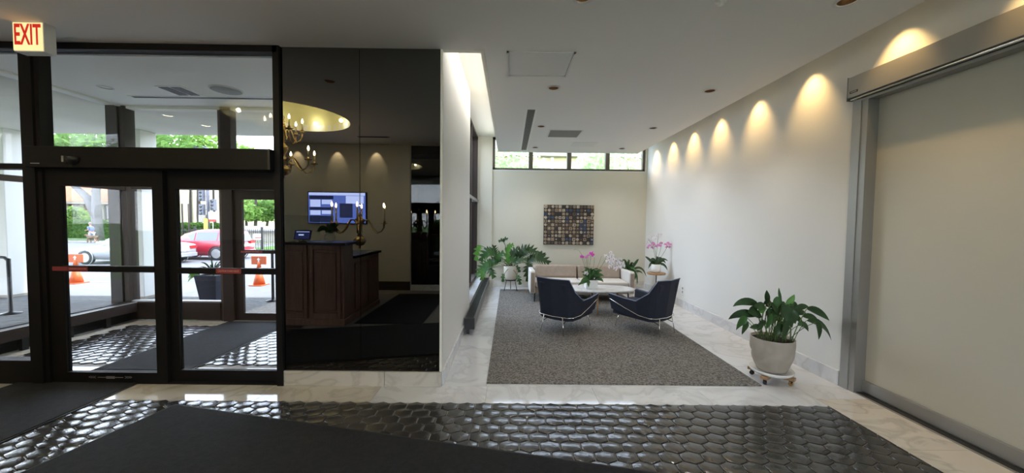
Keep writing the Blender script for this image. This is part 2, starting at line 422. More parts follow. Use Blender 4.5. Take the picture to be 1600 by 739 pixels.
# main ceiling with round openings for downlights and the dome
holes = [(.5, 4.40), (2.38, 4.42), (.5, 6.14), (2.38, 6.16), (.52, 7.88), (2.38, 7.87), (.5, 2.64), (2.38, 2.64), (-2.10, 2.63), (-4.7, 2.63)]
DC, DR = (-3.52, 1.09), .90
def cut_disc(name, mt, ob, cyls):
    for (cx, cy, r, z0, z1) in cyls:
        c = MB().lathe([(r, z0), (r, z1)], (cx, cy, 0), 40 if r > .3 else 20).build('cutter', mt)
        d = ob.modifiers.new('b', 'BOOLEAN'); d.operation = 'DIFFERENCE'; d.object = c; d.solver = 'EXACT'
    dg = bpy.context.evaluated_depsgraph_get(); dg.update(); me = bpy.data.meshes.new_from_object(ob.evaluated_get(dg)); print('CUT', len(ob.data.polygons), len(me.polygons))
    for d in list(ob.modifiers): c = d.object; ob.modifiers.remove(d); bpy.data.objects.remove(c)
    ob.data = me
    for p in me.polygons: p.use_smooth = False
ceil = MB().prism([(-7.5, -.1), (2.92, -.1), (2.92, 8.43), (-.258, 8.43), (-.258, DW), (-7.5, DW)], CZ, UZ).build('ceiling', M['ceil'])
cut_disc('c', M['ceil'], ceil, [(x, y, .062, CZ-.1, CZ+.2) for x, y in holes]+[(DC[0], DC[1], DR, CZ-.1, UZ+.1)])
struct(ceil)
c2 = struct(box('ceiling', M['ceil'], -7.5, 2.92, -6.3, -.1, CZ+.11, UZ))
c3 = struct(box('ceiling_upper', M['ivory'], -1.0, XR+.2, -6.3, YB+.3, UZ, UZ+.15))
struct(box('ceiling_upper', M['ivory'], -7.5, -1.0, -6.3, DW+.3, UZ+.6, UZ+.7))
# dome: shallow bowl with a lip
dome = MB().lathe([(DR, CZ), (DR, CZ+.10), (DR*.99, CZ+.2), (DR*.9, CZ+.36), (DR*.7, CZ+.49), (DR*.4, CZ+.57), (0.001, CZ+.6)], (DC[0], DC[1], 0), 48, cap=False).build('ceiling_dome', M['dome'])
struct(dome)
for k in range(8):
    a = 2*PI*k/8
    light('dome_cove_lamp', 'POINT', (DC[0]+(DR-.09)*math.cos(a), DC[1]+(DR-.09)*math.sin(a), CZ+.12), 2.2, (1, .92, .62), size=.03)

# walls
struct(box('wall_right', M['wall'], XR, XR+.25, 3.54, YB+.2, -.02, UZ))
w2 = MB().box(XR, XR+.25, -6.3, 3.54, 2.99, UZ).box(XR, XR+.25, -6.3, .2, -.02, 2.99).box(XR+.13, XR+.25, .2, 3.54, -.02, 2.99); struct(w2.build('wall_right', M['wall']))
# back wall below clerestory, piers at its sides
bw = MB().box(-.95, XR+.2, YB, YB+.25, -.02, 2.84).box(-.95, -.44, YB-.04, YB+.25, -.02, UZ).box(3.26, XR+.2, YB, YB+.25, 2.84, UZ)
struct(bw.build('wall_back', M['wall_back']))
# partition between mirror wall and window wall, solid block behind the mirror
struct(MB().box(-2.19, XL, DW+.02, 5.79, -.02, UZ+.05).build('wall_partition', M['wall']))
struct(box('wall_left_return', M['ivory'], -1.0, -.79, 5.79, 6.3, -.02, UZ))
struct(box('wall_soffit_left', M['wall_back'], -1.0, -.85, 5.79, YB, UZ-.04, UZ+.15))
struct(box('wall_rear', M['wall_back'], -7.5, -2.27, -1.6, -1.37, -.02, UZ+.6))
struct(box('wall_rear_panel', M['wall'], -2.27, -.9, -1.6, -1.40, -.02, UZ))
struct(MB().box(-1.05, -.9, -6.3, -1.6, -.02, UZ).build('wall_left_rear', M['wall']))
struct(box('wall_left', M['wall'], -7.6, -7.4, -1.6, DW, -.02, UZ+.6))
# base boards
struct(box('baseboard_right', M['marble_w'], XR-.022, XR, 3.56, YB, 0, .15, bevel=.003))
struct(box('baseboard_back', M['marble'], -.44, XR-.022, YB-.022, YB, 0, .17, bevel=.003))
struct(box('baseboard_back', M['marble'], -.95, -.44, YB-.062, YB-.04, 0, .17))
struct(box('baseboard_partition', M['marble_w'], XL, XL+.018, DW+.03, 5.79, 0, .14, bevel=.003))
bb = sempty('baseboard_mirror')
for a, b in ((-2.168, -1.19), (-1.19, -.645)): box('marble_slab', M['marble'], a+.001, b-.001, 3.437, DW+.02, 0, .143, bb, bevel=.004)
struct(box('baseboard_rear', M['skirt'], -7.4, -2.27, -1.37, -1.35, 0, .20))
box('marble_slab', M['marble_w'], -2.25, -.9, -1.40, -1.33, 0, .13, struct(empty('baseboard_rear_panel')))
struct(box('trim_1', M['wall_back'], -.44, .75, YB-.03, YB, .50, .53))
struct(box('trim_2', M['ivory'], -.297, -.262, DW+.01, 8.43, CZ+.005, CZ+.06))
struct(MB().box(-7.4, 2.92, -.14, -.1, CZ, CZ+.11).build('trim_3', M['ceil']))
struct(box('trim_4', M['ivory'], -2.19, -.258, DW-.004, DW+.05, CZ-.004, CZ+.002))

# black mirror panels: two on the front wall, one on the rear wall
mw = sempty('wall_mirror')
for a, b in ((-2.152, -1.421), (-1.417, -.665)): box('mirror_panel', M['mirror'], a, b, DW-.012, DW+.02, .143, CZ-.002, mw)
box('edge_trim', M['ivory'], -.665, XL, DW-.012, DW+.03, .143, CZ+.3, mw)
mr = sempty('wall_mirror_rear')
box('mirror_panel', M['mirror'], -2.25, -1.5, -1.40, -1.385, .13, UZ-.35, mr); box('mirror_panel', M['mirror'], -1.496, -.92, -1.40, -1.385, .13, UZ-.35, mr)

# rear of the lobby: unseen window wall added behind the viewpoint for fill daylight
rw = struct(MB().box(-1.05, XR+.2, -6.3, -6.15, -.02, .3).box(-1.05, XR+.2, -6.3, -6.15, 3.3, UZ).build('wall_back_lobby', M['wall']))
wr = sempty('added_fill_window')
fm = MB()
for k in range(5): fm.box(-1.0+k*1.05, -.94+k*1.05, -6.28, -6.18, .3, 3.3)
fm.box(-1, 3.3, -6.28, -6.18, .3, .36).box(-1, 3.3, -6.28, -6.18, 3.24, 3.3)
fm.build('window_frame', M['frame'], wr)
for k in range(4): box('pane', M['glass'], -.94+k*1.05, .05+k*1.05, -6.235, -6.23, .36, 3.24, wr)

# ---------------------------------------------------------------- clerestory
cl = sempty('window_1')
zb, zt = 2.845, UZ
f = MB(); y0, y1 = YB+.02, YB+.12
f.box(-.44, 3.27, y0, y1, zb, zb+.05).box(-.44, 3.27, y0, y1, zt-.05, zt).box(-.44, -.38, y0, y1, zb, zt).box(3.20, 3.27, y0, y1, zb, zt)
for x in (.485, 1.415, 2.345): f.box(x-.05, x+.05, y0-.02, y1, zb, zt)
f.build('window_frame', M['winframe'], cl)
for a, b in ((-.38, .435), (.535, 1.365), (1.465, 2.295), (2.395, 3.20)): box('pane', M['glass'], a, b, YB+.07, YB+.076, zb+.05, zt-.05, cl)
struct(box('window_sill', M['wall'], -.44, 3.27, YB-.005, YB+.25, zb-.02, zb+.002))

# ---------------------------------------------------------------- left window wall of sitting area
lw = sempty('window_2')
for y in (5.84, 6.55, 7.42, 8.72):
    box('mullion', M['frame2'], -.93, -.79, y-.045, y+.045, .30, UZ-.02, lw)
box('window_rail', M['alum'], -.86, -.77, 5.82, YB-.04, 2.05, 2.11, lw); box('window_rail', M['frame2'], -.93, -.79, 5.82, YB-.04, .27, .34, lw); box('window_rail', M['frame2'], -.93, -.79, 5.82, YB-.04, UZ-.08, UZ-.02, lw)
for a, b in ((5.885, 6.505), (6.595, 7.375), (7.465, 8.675)): box('pane', M['glass'], -.866, -.86, a, b, .34, UZ-.08, lw)
struct(box('window_sill', M['marble_w'], -1.0, -.635, 5.80, YB-.05, 0, .27))

cv = thing('convector_heater', 'long low dark grey convector heater on the floor along the left windows', 'heater', (-.55, 5.05, 0))
box('casing', M['conv'], -.075, .065, 0, 3.7, .085, .235, cv, bevel=.004)
box('end_cap', M['black'], -.078, .068, -.012, 0, .083, .238, cv)
g = MB()
for k in range(88): g.box(-.062, .05, .03+k*.0415, .05+k*.0415, .236, .2395)
o = g.build('vent_slat', M['black'], cv); o['kind'] = 'stuff'
box('lower_lip', M['alum_d'], .065, .078, .0, 3.7, .10, .115, cv)
for y in (.06, 1.8, 3.5): box('foot', M['black'], -.05, -.01, y-.02, y+.02, 0, .085, cv)

# ---------------------------------------------------------------- entrance wall
def glazed_leaf(name, x0, x1, y, z0, z1, rail_t, rail_b, stile, midz, mt, bar=.055):
    d = sempty(name)
    box('door_stile', mt, x0, x0+stile[0], y-.022, y+.022, z0, z1, d); box('door_stile', mt, x1-stile[1], x1, y-.022, y+.022, z0, z1, d)
    box('door_rail', mt, x0+stile[0], x1-stile[1], y-.022, y+.022, z1-rail_t, z1, d); box('door_rail', mt, x0+stile[0], x1-stile[1], y-.022, y+.022, z0, z0+rail_b, d)
    if midz: box('door_rail', mt, x0+stile[0], x1-stile[1], y-.03, y+.022, midz-bar/2, midz+bar/2, d)
    box('pane', M['glass'], x0+stile[0], x1-stile[1], y-.004, y+.004, z0+rail_b, z1-rail_t, d)
    return d
ef = sempty('window_3')
def fr(x0, x1, z0, z1, y0=DW-.04, y1=DW+.06, n='frame_post', mt='frame'): return box(n, M[mt], x0, x1, y0, y1, z0, z1, ef)
fr(-4.54, -4.36, 0, CZ); fr(-4.50, -4.40, 0, CZ, DW-.06, DW-.04)
fr(-2.21, -2.152, 0, CZ)
fr(-7.4, -2.17, 3.135, CZ, n='frame_rail'); fr(-4.36, -2.21, 2.042, 2.235, n='frame_rail')
fr(-7.4, -4.54, 2.035, 2.085, n='frame_rail'); fr(-7.4, -4.54, 0.0, .225, n='frame_rail'); fr(-5.9, -5.8, 0, CZ)
box('reveal_strip', M['alum'], -7.4, -2.2, DW+.06, DW+.075, 3.125, 3.133, ef)
for a, b, c, d in ((-4.36, -2.21, 2.235, 3.135), (-5.8, -4.54, 2.085, 3.135), (-5.8, -4.54, .225, 2.035), (-7.4, -5.9, .225, 3.135)): box('pane', M['glass'], a, b, DW+.01, DW+.016, c, d, ef)
hd = tag(box('door_operator_header', M['frame'], -4.43, -2.20, DW-.11, DW-.04, 2.045, 2.235, bevel=.004), 'long black automatic operator box above the sliding entrance doors', 'door operator')
box('joint_strip', M['black'], -2.222, -2.20, DW-.112, DW-.105, 2.05, 2.23, hd)
box('decal', M['decal'], -4.37, -4.29, DW-.112, DW-.11, 2.075, 2.082, hd)
sn = thing('motion_sensor', 'small black domed motion sensor on the door header', 'sensor', (-3.98, DW-.11, 2.11))
MB().lathe([(.001, -.045), (.03, -.04), (.05, -.02), (.06, .0), (.06, .03), (.001, .032)], (0, 0, 0), 16, T=Matrix.Scale(.8, 4, (0, 1, 0))).build('sensor_body', M['black'], sn)
box('bracket', M['alum_d'], -.075, -.055, -.03, .0, -.02, .035, sn)
# sliding leaves
d1 = glazed_leaf('door_1', -4.355, -3.265, DW, .005, 2.04, .155, .105, (.135, .10), 1.105, M['frame'])
d2 = glazed_leaf('door_2', -3.30, -2.21, DW+.05, .005, 2.04, .165, .115, (.11, .035), 1.09, M['frame'])
box('door_track', M['frame'], -4.5, -2.2, DW-.02, DW+.09, 0, .012, ef)
rt90 = (PI/2, 0, 0)
box('sticker', M['sticker'], -4.31, -4.17, DW-.0325, DW-.030, 1.085, 1.125, d1)
box('sticker', M['sticker'], -4.165, -3.98, DW-.0325, DW-.030, 1.085, 1.125, d1)
text('sticker_text', 'IN EMERGENCY PUSH TO OPEN', .0155, M['sticktext'], (-4.07, DW-.033, 1.105), rt90, d1, .0005, sx=.72)
box('sticker', M['sticker'], -2.815, -2.575, DW+.0175, DW+.0200, 1.068, 1.115, d2)
text('sticker_text', 'CAUTION STAND BACK', .027, M['sticktext'], (-2.695, DW+.0165, 1.092), rt90, d2, .0005, sx=.68)
for s in (-1, 1):
    for k in range(3): text('decal', '>' if s > 0 else '<', .05, M['decal'], (-3.81+s*(.15+.022*k), DW-.023, .062), rt90, d1, .0005)
MB().box(-3.93, -3.69, DW-.0235, DW-.022, .06, .066).box(-3.85, -3.77, DW-.0235, DW-.022, .05, .074).build('decal', M['decal'], d1)

# exit sign
ex = thing('exit_sign', 'lit box exit sign with red letters hanging above the entrance doors', 'sign', (0, 0, 0))
exx0, exx1, exy = -4.115, -3.865, 3.085
box('sign_box', M['ceil_white'], exx0, exx1, exy, exy+.085, 2.955, CZ, ex, bevel=.003)
box('sign_face', M['exitglow'], exx0+.006, exx1-.006, exy-.006, exy, 2.963, CZ-.008, ex)
text('letters', 'EXIT', .235, M['red'], ((exx0+exx1)/2, exy-.0075, 3.082), rt90, ex, .001, sx=.46)

# ---------------------------------------------------------------- vestibule
struct(box('vestibule_ceiling', M['vceil'], -6.14, -2.19, DW+.06, VY+.05, VZ, VZ+.2))
struct(box('wall_vestibule_right', M['wall'], -2.21, -2.19, DW+.06, VY+.2, 0, VZ))
vf = sempty('window_4')
def vb(n, x0, x1, y0, y1, z0, z1, mt='frame2'): return box(n, M[mt], x0, x1, y0, y1, z0, z1, vf)
vb('frame_post', -5.95, -5.86, VY, VY+.16, 0, VZ, 'frame2'); vb('frame_post', -6.12, -5.95, VY-.02, VY+.12, 0, VZ)
vb('frame_post', -4.42, -4.26, VY, VY+.12, 0, VZ, 'frame2'); vb('frame_post', -4.47, -4.42, VY+.02, VY+.1, 0, VZ, 'winframe'); vb('frame_post', -2.4, -2.19, VY, VY+.12, 0, VZ)
vb('frame_rail', -5.79, -2.4, VY, VY+.12, 2.03, 2.28); vb('frame_rail', -5.83, -2.4, VY, VY+.12, 3.24, VZ, 'ivory'); vb('frame_rail', -5.86, -4.47, VY, VY+.12, .02, .29)
vb('frame_rail', -5.86, -4.47, VY+.02, VY+.1, .29, .31, 'alum')
for a, b, c, d in ((-5.86, -4.47, .31, 2.03), (-5.86, -4.47, 2.28, 3.24), (-4.26, -2.4, 2.28, 3.24)): vb('pane', a, b, VY+.06, VY+.066, c, d, 'glass')
vb('threshold', -4.26, -2.4, VY-.03, VY+.12, 0, .012, 'alum')
# side wall
vb('frame_rail', -5.95, -5.86, DW+.06, VY-.02, 2.005, 2.075); vb('frame_rail', -5.93, -5.89, DW+.06, VY-.02, 3.262, VZ, 'ivory'); vb('frame_rail', -5.95, -5.86, DW+.06, VY-.02, .0, .30, 'frame')
vb('pane', -5.915, -5.908, DW+.06, VY-.02, .30, 2.005, 'glass'); vb('pane', -5.915, -5.908, DW+.06, VY-.02, 2.075, 3.262, 'glass')
d3 = glazed_leaf('door_3', -4.26, -3.32, VY+.05, .015, 2.03, .14, .11, (.13, .12), 1.085, M['frame2'])
box('sticker', M['sticker'], -4.15, -3.82, VY+.018, VY+.020, 1.07, 1.10, d3)
text('sticker_text', 'IN EMERGENCY PUSH TO OPEN', .018, M['sticktext'], (-3.98, VY+.0165, 1.085), rt90, d3, .0005, sx=.8)
d4 = glazed_leaf('door_4', -3.32, -2.40, VY+.05, .015, 2.03, .14, .11, (.12, .12), 1.085, M['frame2'])
vc = thing('convector_heater', 'dark bronze convector heater raised on feet along the vestibule side glass', 'heater', (-5.78, DW+.1, 0))
box('casing', M['frame2'], -.07, .07, 0, 2.0, .155, .292, vc, bevel=.004)
box('top_edge', M['alum'], .055, .072, 0, 2.0, .292, .297, vc)
for y in (.25, .75, 1.2, 1.65): box('foot', M['black'], -.03, .01, y-.03, y+.03, 0, .155, vc)
# mats
def mat_thing(label, cx, cy, wx, wy, ang, name='entrance_mat'):
    r = thing(name, label, 'mat', (cx, cy, 0), ang)
    box('pile', M['matblack'], -wx/2+.02, wx/2-.02, -wy/2+.02, wy/2-.02, .004, .014, r)
    box('rubber_edge', M['rubber'], -wx/2, wx/2, -wy/2, wy/2, .0035, .009, r, bevel=.002)
    return r
mat_thing('black ribbed entrance mat straight in front of the left door leaf', -4.12, 2.52, 1.14, 1.9, 0)
L2, W2 = 4.6, 1.38
c = M2A+mu*(L2/2)+mv*(W2/2)
mat_thing('large black floor mat laid at an angle across the hexagonal tiles in the foreground', c.x, c.y, L2, W2, M2ang)
mat_thing('dark grey runner mat in the vestibule leading to the outer door', -3.825, 4.65, 1.01, 1.85, 0)
mat_thing('black runner mat beside the reception desk, seen only in the black mirror', -1.86, .22, 1.05, 2.3, 0)
# ceiling fittings of the vestibule
def downlight(label, x, y, z, on=False, group=None, r=.062, power=0, mt='bronzecan'):
    t = thing('downlight', label, 'ceiling light', (x, y, z), 0, group)
    MB().lathe([(r+.022, -.004), (r, -.006), (r-.004, 0), (r+.022, 0)], (0, 0, 0), 24, cap=False).build('trim_ring', M['ceil_white'], t)
    MB().lathe([(r-.003, -.002), (r-.003, .07), (r*.55, .12), (.001, .12)], (0, 0, 0), 24, cap=False).build('reflector', M[mt], t)
    MB().lathe([(.001, .085), (.028, .088), (.03, .11), (.001, .118)], (0, 0, 0), 16).build('lamp', M['lamp'], t)
    if power: light('downlight_lamp', 'SPOT', (x, y, z-.01), power, (1, .93, .84), size=.03, spot=110, blend=.8)
    return t
nm = [('recessed round downlight near the white access panel, left of the ceiling centre', 15), ('recessed round downlight at right, level with the white access panel', 15),
      ('recessed round downlight between the linear vent and the square grille', 15), ('recessed round downlight at right, second row toward the back wall', 15),
      ('recessed round downlight at left, nearest the back wall', 15), ('recessed round downlight at right, nearest the back wall', 15),
      ('recessed downlight just clipped by the top edge, left of the sprinkler', 15), ('lit recessed downlight clipped by the top edge near the right wall', 15),
      ('recessed downlight in front of the black mirror panels', 15), ('recessed downlight in front of the entrance doors', 15)]
for (x, y), (lb, p) in zip(holes, nm): downlight(lb, x, y, CZ, power=p if x > 0 else 9)
downlight('recessed round downlight in the vestibule ceiling near its left glass', -5.28, 4.83, VZ-.001, power=60)
downlight('lit downlight in the outside canopy, nearer the vestibule', -5.65, 6.09, VZ-.001, mt='lamp'); downlight('lit downlight in the outside canopy, nearer the canopy edge', -5.55, 6.72, VZ-.001, mt='lamp')
downlight('recessed downlight behind the reception desk as mirrored in black glass', -2.3, -.45, CZ+.109, power=4)
t = thing('linear_diffuser', 'long thin black slot air diffuser across the vestibule ceiling', 'vent', (-3.8, 5.185, VZ))
box('slot', M['slotdark'], -1.5, 1.58, -.035, .035, -.003, .0, t); box('rim', M['white'], -1.52, 1.6, -.05, -.035, -.006, 0, t); box('rim', M['white'], -1.52, 1.6, .035, .05, -.006, 0, t)
t = thing('ceiling_vent', 'square ceiling vent with white rim and two dark slots in the vestibule', 'vent', (-4.40, 4.92, VZ))
box('rim', M['white'], -.17, .17, -.17, .17, -.008, 0, t)
for s in (-1, 1):
    q = box('grille', M['slotdark'], s*.078-.065, s*.078+.065, -.15, .15, -.012, -.008, t)
t = thing('ceiling_speaker', 'round pale flush speaker in the vestibule ceiling', 'speaker', (-3.74, 4.86, VZ))
MB().lathe([(.17, 0), (.17, -.012), (.15, -.018), (.001, -.02)], (0, 0, 0), 32).build('grille', M['grille'], t)
MB().lathe([(.185, 0), (.185, -.01), (.17, -.014), (.17, 0)], (0, 0, 0), 32, cap=False).build('rim', M['ceil'], t)
# ceiling fittings of the sitting area
t = thing('access_panel', 'white square access panel in the ceiling nearest the viewer', 'ceiling panel', (.275, 3.76, CZ))
box('panel', M['ceil_white'], -.30, .30, -.26, .26, -.006, 0, t); MB().box(-.325, .325, -.285, -.265, -.012, 0).box(-.325, .325, .265, .285, -.012, 0).box(-.325, -.305, -.285, .285, -.012, 0).box(.305, .325, -.285, .285, -.012, 0).build('rim', M['ceil_white'], t)
t = thing('linear_diffuser', 'long black slatted linear air diffuser running toward the back wall', 'vent', (.285, 6.68, CZ))
box('rim', M['white'], -.085, .085, -1.48, 1.48, -.006, 0, t); box('slot', M['slotdark'], -.055, .055, -1.45, 1.45, -.008, -.006, t)
for k in range(5):
    for j in range(1): box('slat', M['grille'], -.046+k*.021, -.040+k*.021, -1.45, 1.45, -.014, -.008, t)
t = thing('ceiling_grille', 'square grey return air grille in the sitting area ceiling', 'vent', (.955, 6.61, CZ))
box('rim', M['ceil_white'], -.30, .30, -.26, .26, -.006, 0, t)
for k in range(20): box('slat', M['grille'], -.27, .27, -.24+k*.0245, -.226+k*.0245, -.014, -.006, t)
t = thing('access_panel', 'faint white panel in the ceiling close to the clerestory window', 'ceiling panel', (1.49, 7.5, CZ))
box('panel', M['ceil_white'], -.24, .24, -.2, .2, -.006, 0, t)
t = thing('sprinkler_head', 'small white sprinkler head on the ceiling at the top edge', 'sprinkler', (1.49, 2.66, CZ))
MB().lathe([(.04, 0), (.038, -.006), (.01, -.008), (.008, -.03), (.022, -.032), (.001, -.034)], (0, 0, 0), 14).build('cap', M['white'], t)
t = thing('ceiling_vent', 'dark square ceiling grille seen mirrored behind the chandelier', 'vent', (-2.82, -.42, CZ+.109))
box('rim', M['black'], -.32, .32, -.25, .25, -.01, 0, t)
for k in range(9): box('slat', M['slotdark'], -.29, .29, -.22+k*.05, -.2+k*.05, -.018, -.01, t)

# wall washers in the right slot
LY = [8.30, 7.46, 6.63, 5.79, 4.91, 4.04, 3.12, 2.25, 1.4]
wn = ['nearest the back wall', 'second from the back wall', 'third from the back wall', 'fourth from the back wall', 'fifth from the back wall', 'just beyond the aluminium door header', 'above the aluminium door header near its far end', 'above the near part of the aluminium header', 'above the aluminium header beyond the frame']
for y, nme in zip(LY, wn):
    t = thing('wall_washer_lamp', 'white spot lamp in right ceiling slot, '+nme, 'spotlight', (3.0, y, CZ+.18), 0, 'wall washers in the right ceiling slot')
    MB().lathe([(.045, .0), (.05, .005), (.05, .11), (.02, .13), (.02, .255)], (0, 0, 0), 16).build('housing', M['white'], t)
    MB().lathe([(.04, -.001), (.001, -.004)], (0, 0, 0), 16).build('lens', M['lamp'], t)
    light('washer_beam', 'SPOT', (3.09, y, CZ+.19), 14, (1, .62, .22), direction=(.42, 0, -1), size=.015, spot=75, blend=1)
for x in (-3.9, -3.03, -4.8): light('washer_beam', 'SPOT', (x, -1.22, CZ+.05), 7, (1, .76, .45), direction=(0, -.4, -1), size=.012, spot=60, blend=.6)
# area lamp added out of sight to brighten the left slot and partition
light('slot_fill', 'AREA', (-.268, 6.0, CZ+.22), 6.5, (1, .95, .86), direction=(-1, 0, -.3), size=4.8, size_y=.08)

# ---------------------------------------------------------------- right wall: sliding panel door
dr = sempty('door_5')
box('door_panel', M['panel'], XR+.10, XR+.125, .25, 3.42, .12, 2.80, dr)
box('bottom_rail', M['alum'], XR+.075, XR+.125, .25, 3.40, .018, .125, dr, bevel=.002)
box('door_post', M['alum_d'], XR-.004, XR+.12, 3.40, 3.46, 0, 2.80, dr); box('door_post', M['alum'], XR-.012, XR+.02, 3.46, 3.545, 0, 2.80, dr)
box('header_box', M['alum'], XR-.055, XR+.02, .2, 3.56, 2.825, 3.02, dr, bevel=.004)
box('end_cap', M['alum_d'], XR-.058, XR+.02, 3.56, 3.566, 2.80, 3.024, dr)
MB().tube([(XR-.035, .2, 2.812), (XR-.035, 3.54, 2.812)], .014, 10).build('header_rail', M['chrome'], dr)
box('header_rail', M['alum_d'], XR-.01, XR+.09, .2, 3.5, 2.775, 2.80, dr); box('header_gap', M['slotdark'], XR-.02, XR+.10, .2, 3.5, 2.80, 2.822, dr)
box('badge', M['black'], XR-.0575, XR-.055, 3.455, 3.535, 2.862, 2.883, dr, bevel=.004); box('badge_plate', M['alum'], XR-.0585, XR-.057, 3.465, 3.525, 2.868, 2.877, dr)
struct(box('trim_5', M['slotdark'], XR+.02, XR+.075, .25, 3.40, .0, .010))
struct(box('trim_6', M['alum'], XR+.002, XR+.02, .25, 3.40, .0, .006))
ou = thing('wall_outlet', 'white double socket plate low on the right wall behind the armchair', 'outlet', (XR, 6.87, .33))
box('plate', M['white'], -.006, 0, -.055, .055, -.075, .075, ou, bevel=.002)
for z in (-.035, .035): box('socket', M['alum_d'], -.009, -.006, -.02, .02, z-.022, z+.022, ou)

# ================================================================ SITTING AREA
rug = tag(box('area_rug', M['carpet'], -.213, 2.508, 3.52, 8.47, -.002, .012), 'large grey looped rug filling the sitting area floor', 'rug')

def chair(label, loc, rz):
    t = thing('armchair', label, 'chair', loc, rz, 'navy armchairs at the coffee table')
    # plan outline of the shell from front of left arm round the back: (x, y) bottom, (x, y) top, z bottom, z top
    S = [((-.30, .37), (-.345, .40), .27, .515), ((-.305, .10), (-.345, .12), .235, .485), ((-.305, -.12), (-.335, -.10), .215, .475), ((-.27, -.27), (-.305, -.285), .205, .61),
         ((-.21, -.315), (-.265, -.395), .20, .795), ((0, -.345), (0, -.43), .20, .79),
         ((.21, -.315), (.265, -.395), .20, .795), ((.27, -.27), (.305, -.285), .205, .61), ((.305, -.12), (.335, -.10), .215, .475), ((.305, .10), (.345, .12), .235, .485), ((.30, .37), (.345, .40), .27, .515)]
    s = MB(); n = len(S)
    for ins in (0, .052):
        for (b, tp, z0, z1) in S:
            for kk in range(4):
                f_ = kk/3
                x = b[0]+(tp[0]-b[0])*f_; y = b[1]+(tp[1]-b[1])*f_; z = z0+(z1-z0)*f_
                sx = 0 if abs(x) < .01 else math.copysign(1, x)
                k = min(1, abs(x)/.26)
                back = y < -.2
                s.v.append((x-sx*ins*(1 if not back else .7), y+(ins if back else 0), z-(.008 if ins and kk == 3 else 0)))
    def I(l, i, k): return l*n*4+i*4+k
    for i in range(n-1):
        for k in range(3):
            s.face((I(0, i, k), I(0, i+1, k), I(0, i+1, k+1), I(0, i, k+1))); s.face((I(1, i, k), I(1, i, k+1), I(1, i+1, k+1), I(1, i+1, k)))
        s.face((I(0, i, 3), I(0, i+1, 3), I(1, i+1, 3), I(1, i, 3))); s.face((I(0, i, 0), I(1, i, 0), I(1, i+1, 0), I(0, i+1, 0)))
    for i in (0, n-1):
        for k in range(3): s.face((I(0, i, k), I(0, i, k+1), I(1, i, k+1), I(1, i, k)))
    s.build('shell', M['navy'], t, bevel=.012)
    s = MB(); s.prism([(-.27, .36), (.27, .36), (.275, -.1), (.24, -.30), (-.24, -.30), (-.275, -.1)], .205, .26); s.build('seat_base', M['navy'], t, bevel=.01)
    s = MB(); s.prism([(-.255, .40), (.255, .40), (.26, -.1), (.23, -.29), (-.23, -.29), (-.26, -.1)], .265, .40); s.build('seat_cushion', M['navy'], t, bevel=.03, seg=3)
    T = Matrix.Translation((0, -.29, .40)) @ Matrix.Rotation(R(12), 4, 'X')
    s = MB(); s.box(-.225, .225, -.045, .045, 0, .36, T); s.build('back_cushion', M['navy'], t, bevel=.03, seg=3)
    pip = [(tp[0], tp[1], z1+.004) for (b, tp, z0, z1) in S]
    MB().tube(pip, .007, 6).build('piping', M['navy_pipe'], t)
    wire = [(-.325, .395, .415), (-.335, .36, .43), (-.33, .1, .345), (-.325, -.15, .28), (-.285, -.29, .262), (-.22, -.345, .258), (0, -.372, .255), (.22, -.345, .258), (.285, -.29, .262), (.325, -.15, .28), (.33, .1, .345), (.335, .36, .43), (.325, .395, .415)]
    MB().tube(wire, .0065, 6).build('chrome_rail', M['chrome'], t)
    for s_ in (-1, 1):
        MB().tube([(s_*.15, -.36, .26), (s_*.17, -.375, .13), (s_*.185, -.39, .012)], [.007, .007, .006], 8).build('leg', M['chrome'], t)
        MB().tube([(s_*.22, .27, .235), (s_*.245, .33, .012)], [.007, .006], 8).build('leg', M['chrome'], t)
        MB().tube([(s_*.165, -.366, .17), (s_*.15, -.22, .205)], .006, 6).build('bracket', M['black'], t)
    return t
def facing(a, b): v = Vector(b)-Vector(a); return math.atan2(v.y, v.x)-PI/2
chair('navy fabric armchair with chrome legs, left one of the pair, seen from behind', (.845, 5.375, .012), facing((.604, 5.133), (1.01, 5.66)))
chair('navy fabric armchair with chrome legs, right one of the pair, nearer the right wall', (2.02, 5.38, .012), facing((2.206, 5.11), (1.81, 5.70)))

# sofa
sf = thing('sofa', 'long taupe fabric sofa with two back cushions against the back wall', 'sofa', (1.44, 7.55, .0125))
s = MB()
for s_ in (-1, 1):
    m_ = MB(); m_.prism([(-.43, .17), (-.45, .60), (-.40, .625), (.36, .60), (.40, .20), (.2, .15)], s_*.98-.05, s_*.98+.05, 'x'); m_.build('armrest', M['ltaupe'], sf, bevel=.02)
    b_ = MB(); b_.prism([(-.452, .20), (-.462, .58), (-.45, .59), (-.44, .2)], s_*.98-.035, s_*.98+.035, 'x'); b_.build('armrest_face', M['taupe'], sf)
box('seat_base', M['taupe'], -.93, .93, -.38, .36, .17, .29, sf, bevel=.015)
for s_ in (-1, 1): box('seat_cushion', M['ltaupe'], s_*.465-.46, s_*.465+.46, -.42, .18, .29, .41, sf, bevel=.035)
box('backrest', M['taupe'], -.93, .93, .26, .40, .2, .64, sf, bevel=.02)
for s_ in (-1, 1):
    T = Matrix.Translation((s_*.465, .17, .40)) @ Matrix.Rotation(R(-13), 4, 'X')
    q = MB(); q.box(-.455, .455, -.07, .07, 0, .275, T); q.build('back_cushion', M['taupe'], sf, bevel=.045, seg=3)
for x in (-.93, .93):
    for y in (-.36, .33): MB().tube([(x, y, .18), (x*1.01, y*1.04, 0)], [.017, .009], 8).build('leg', M['black'], sf)

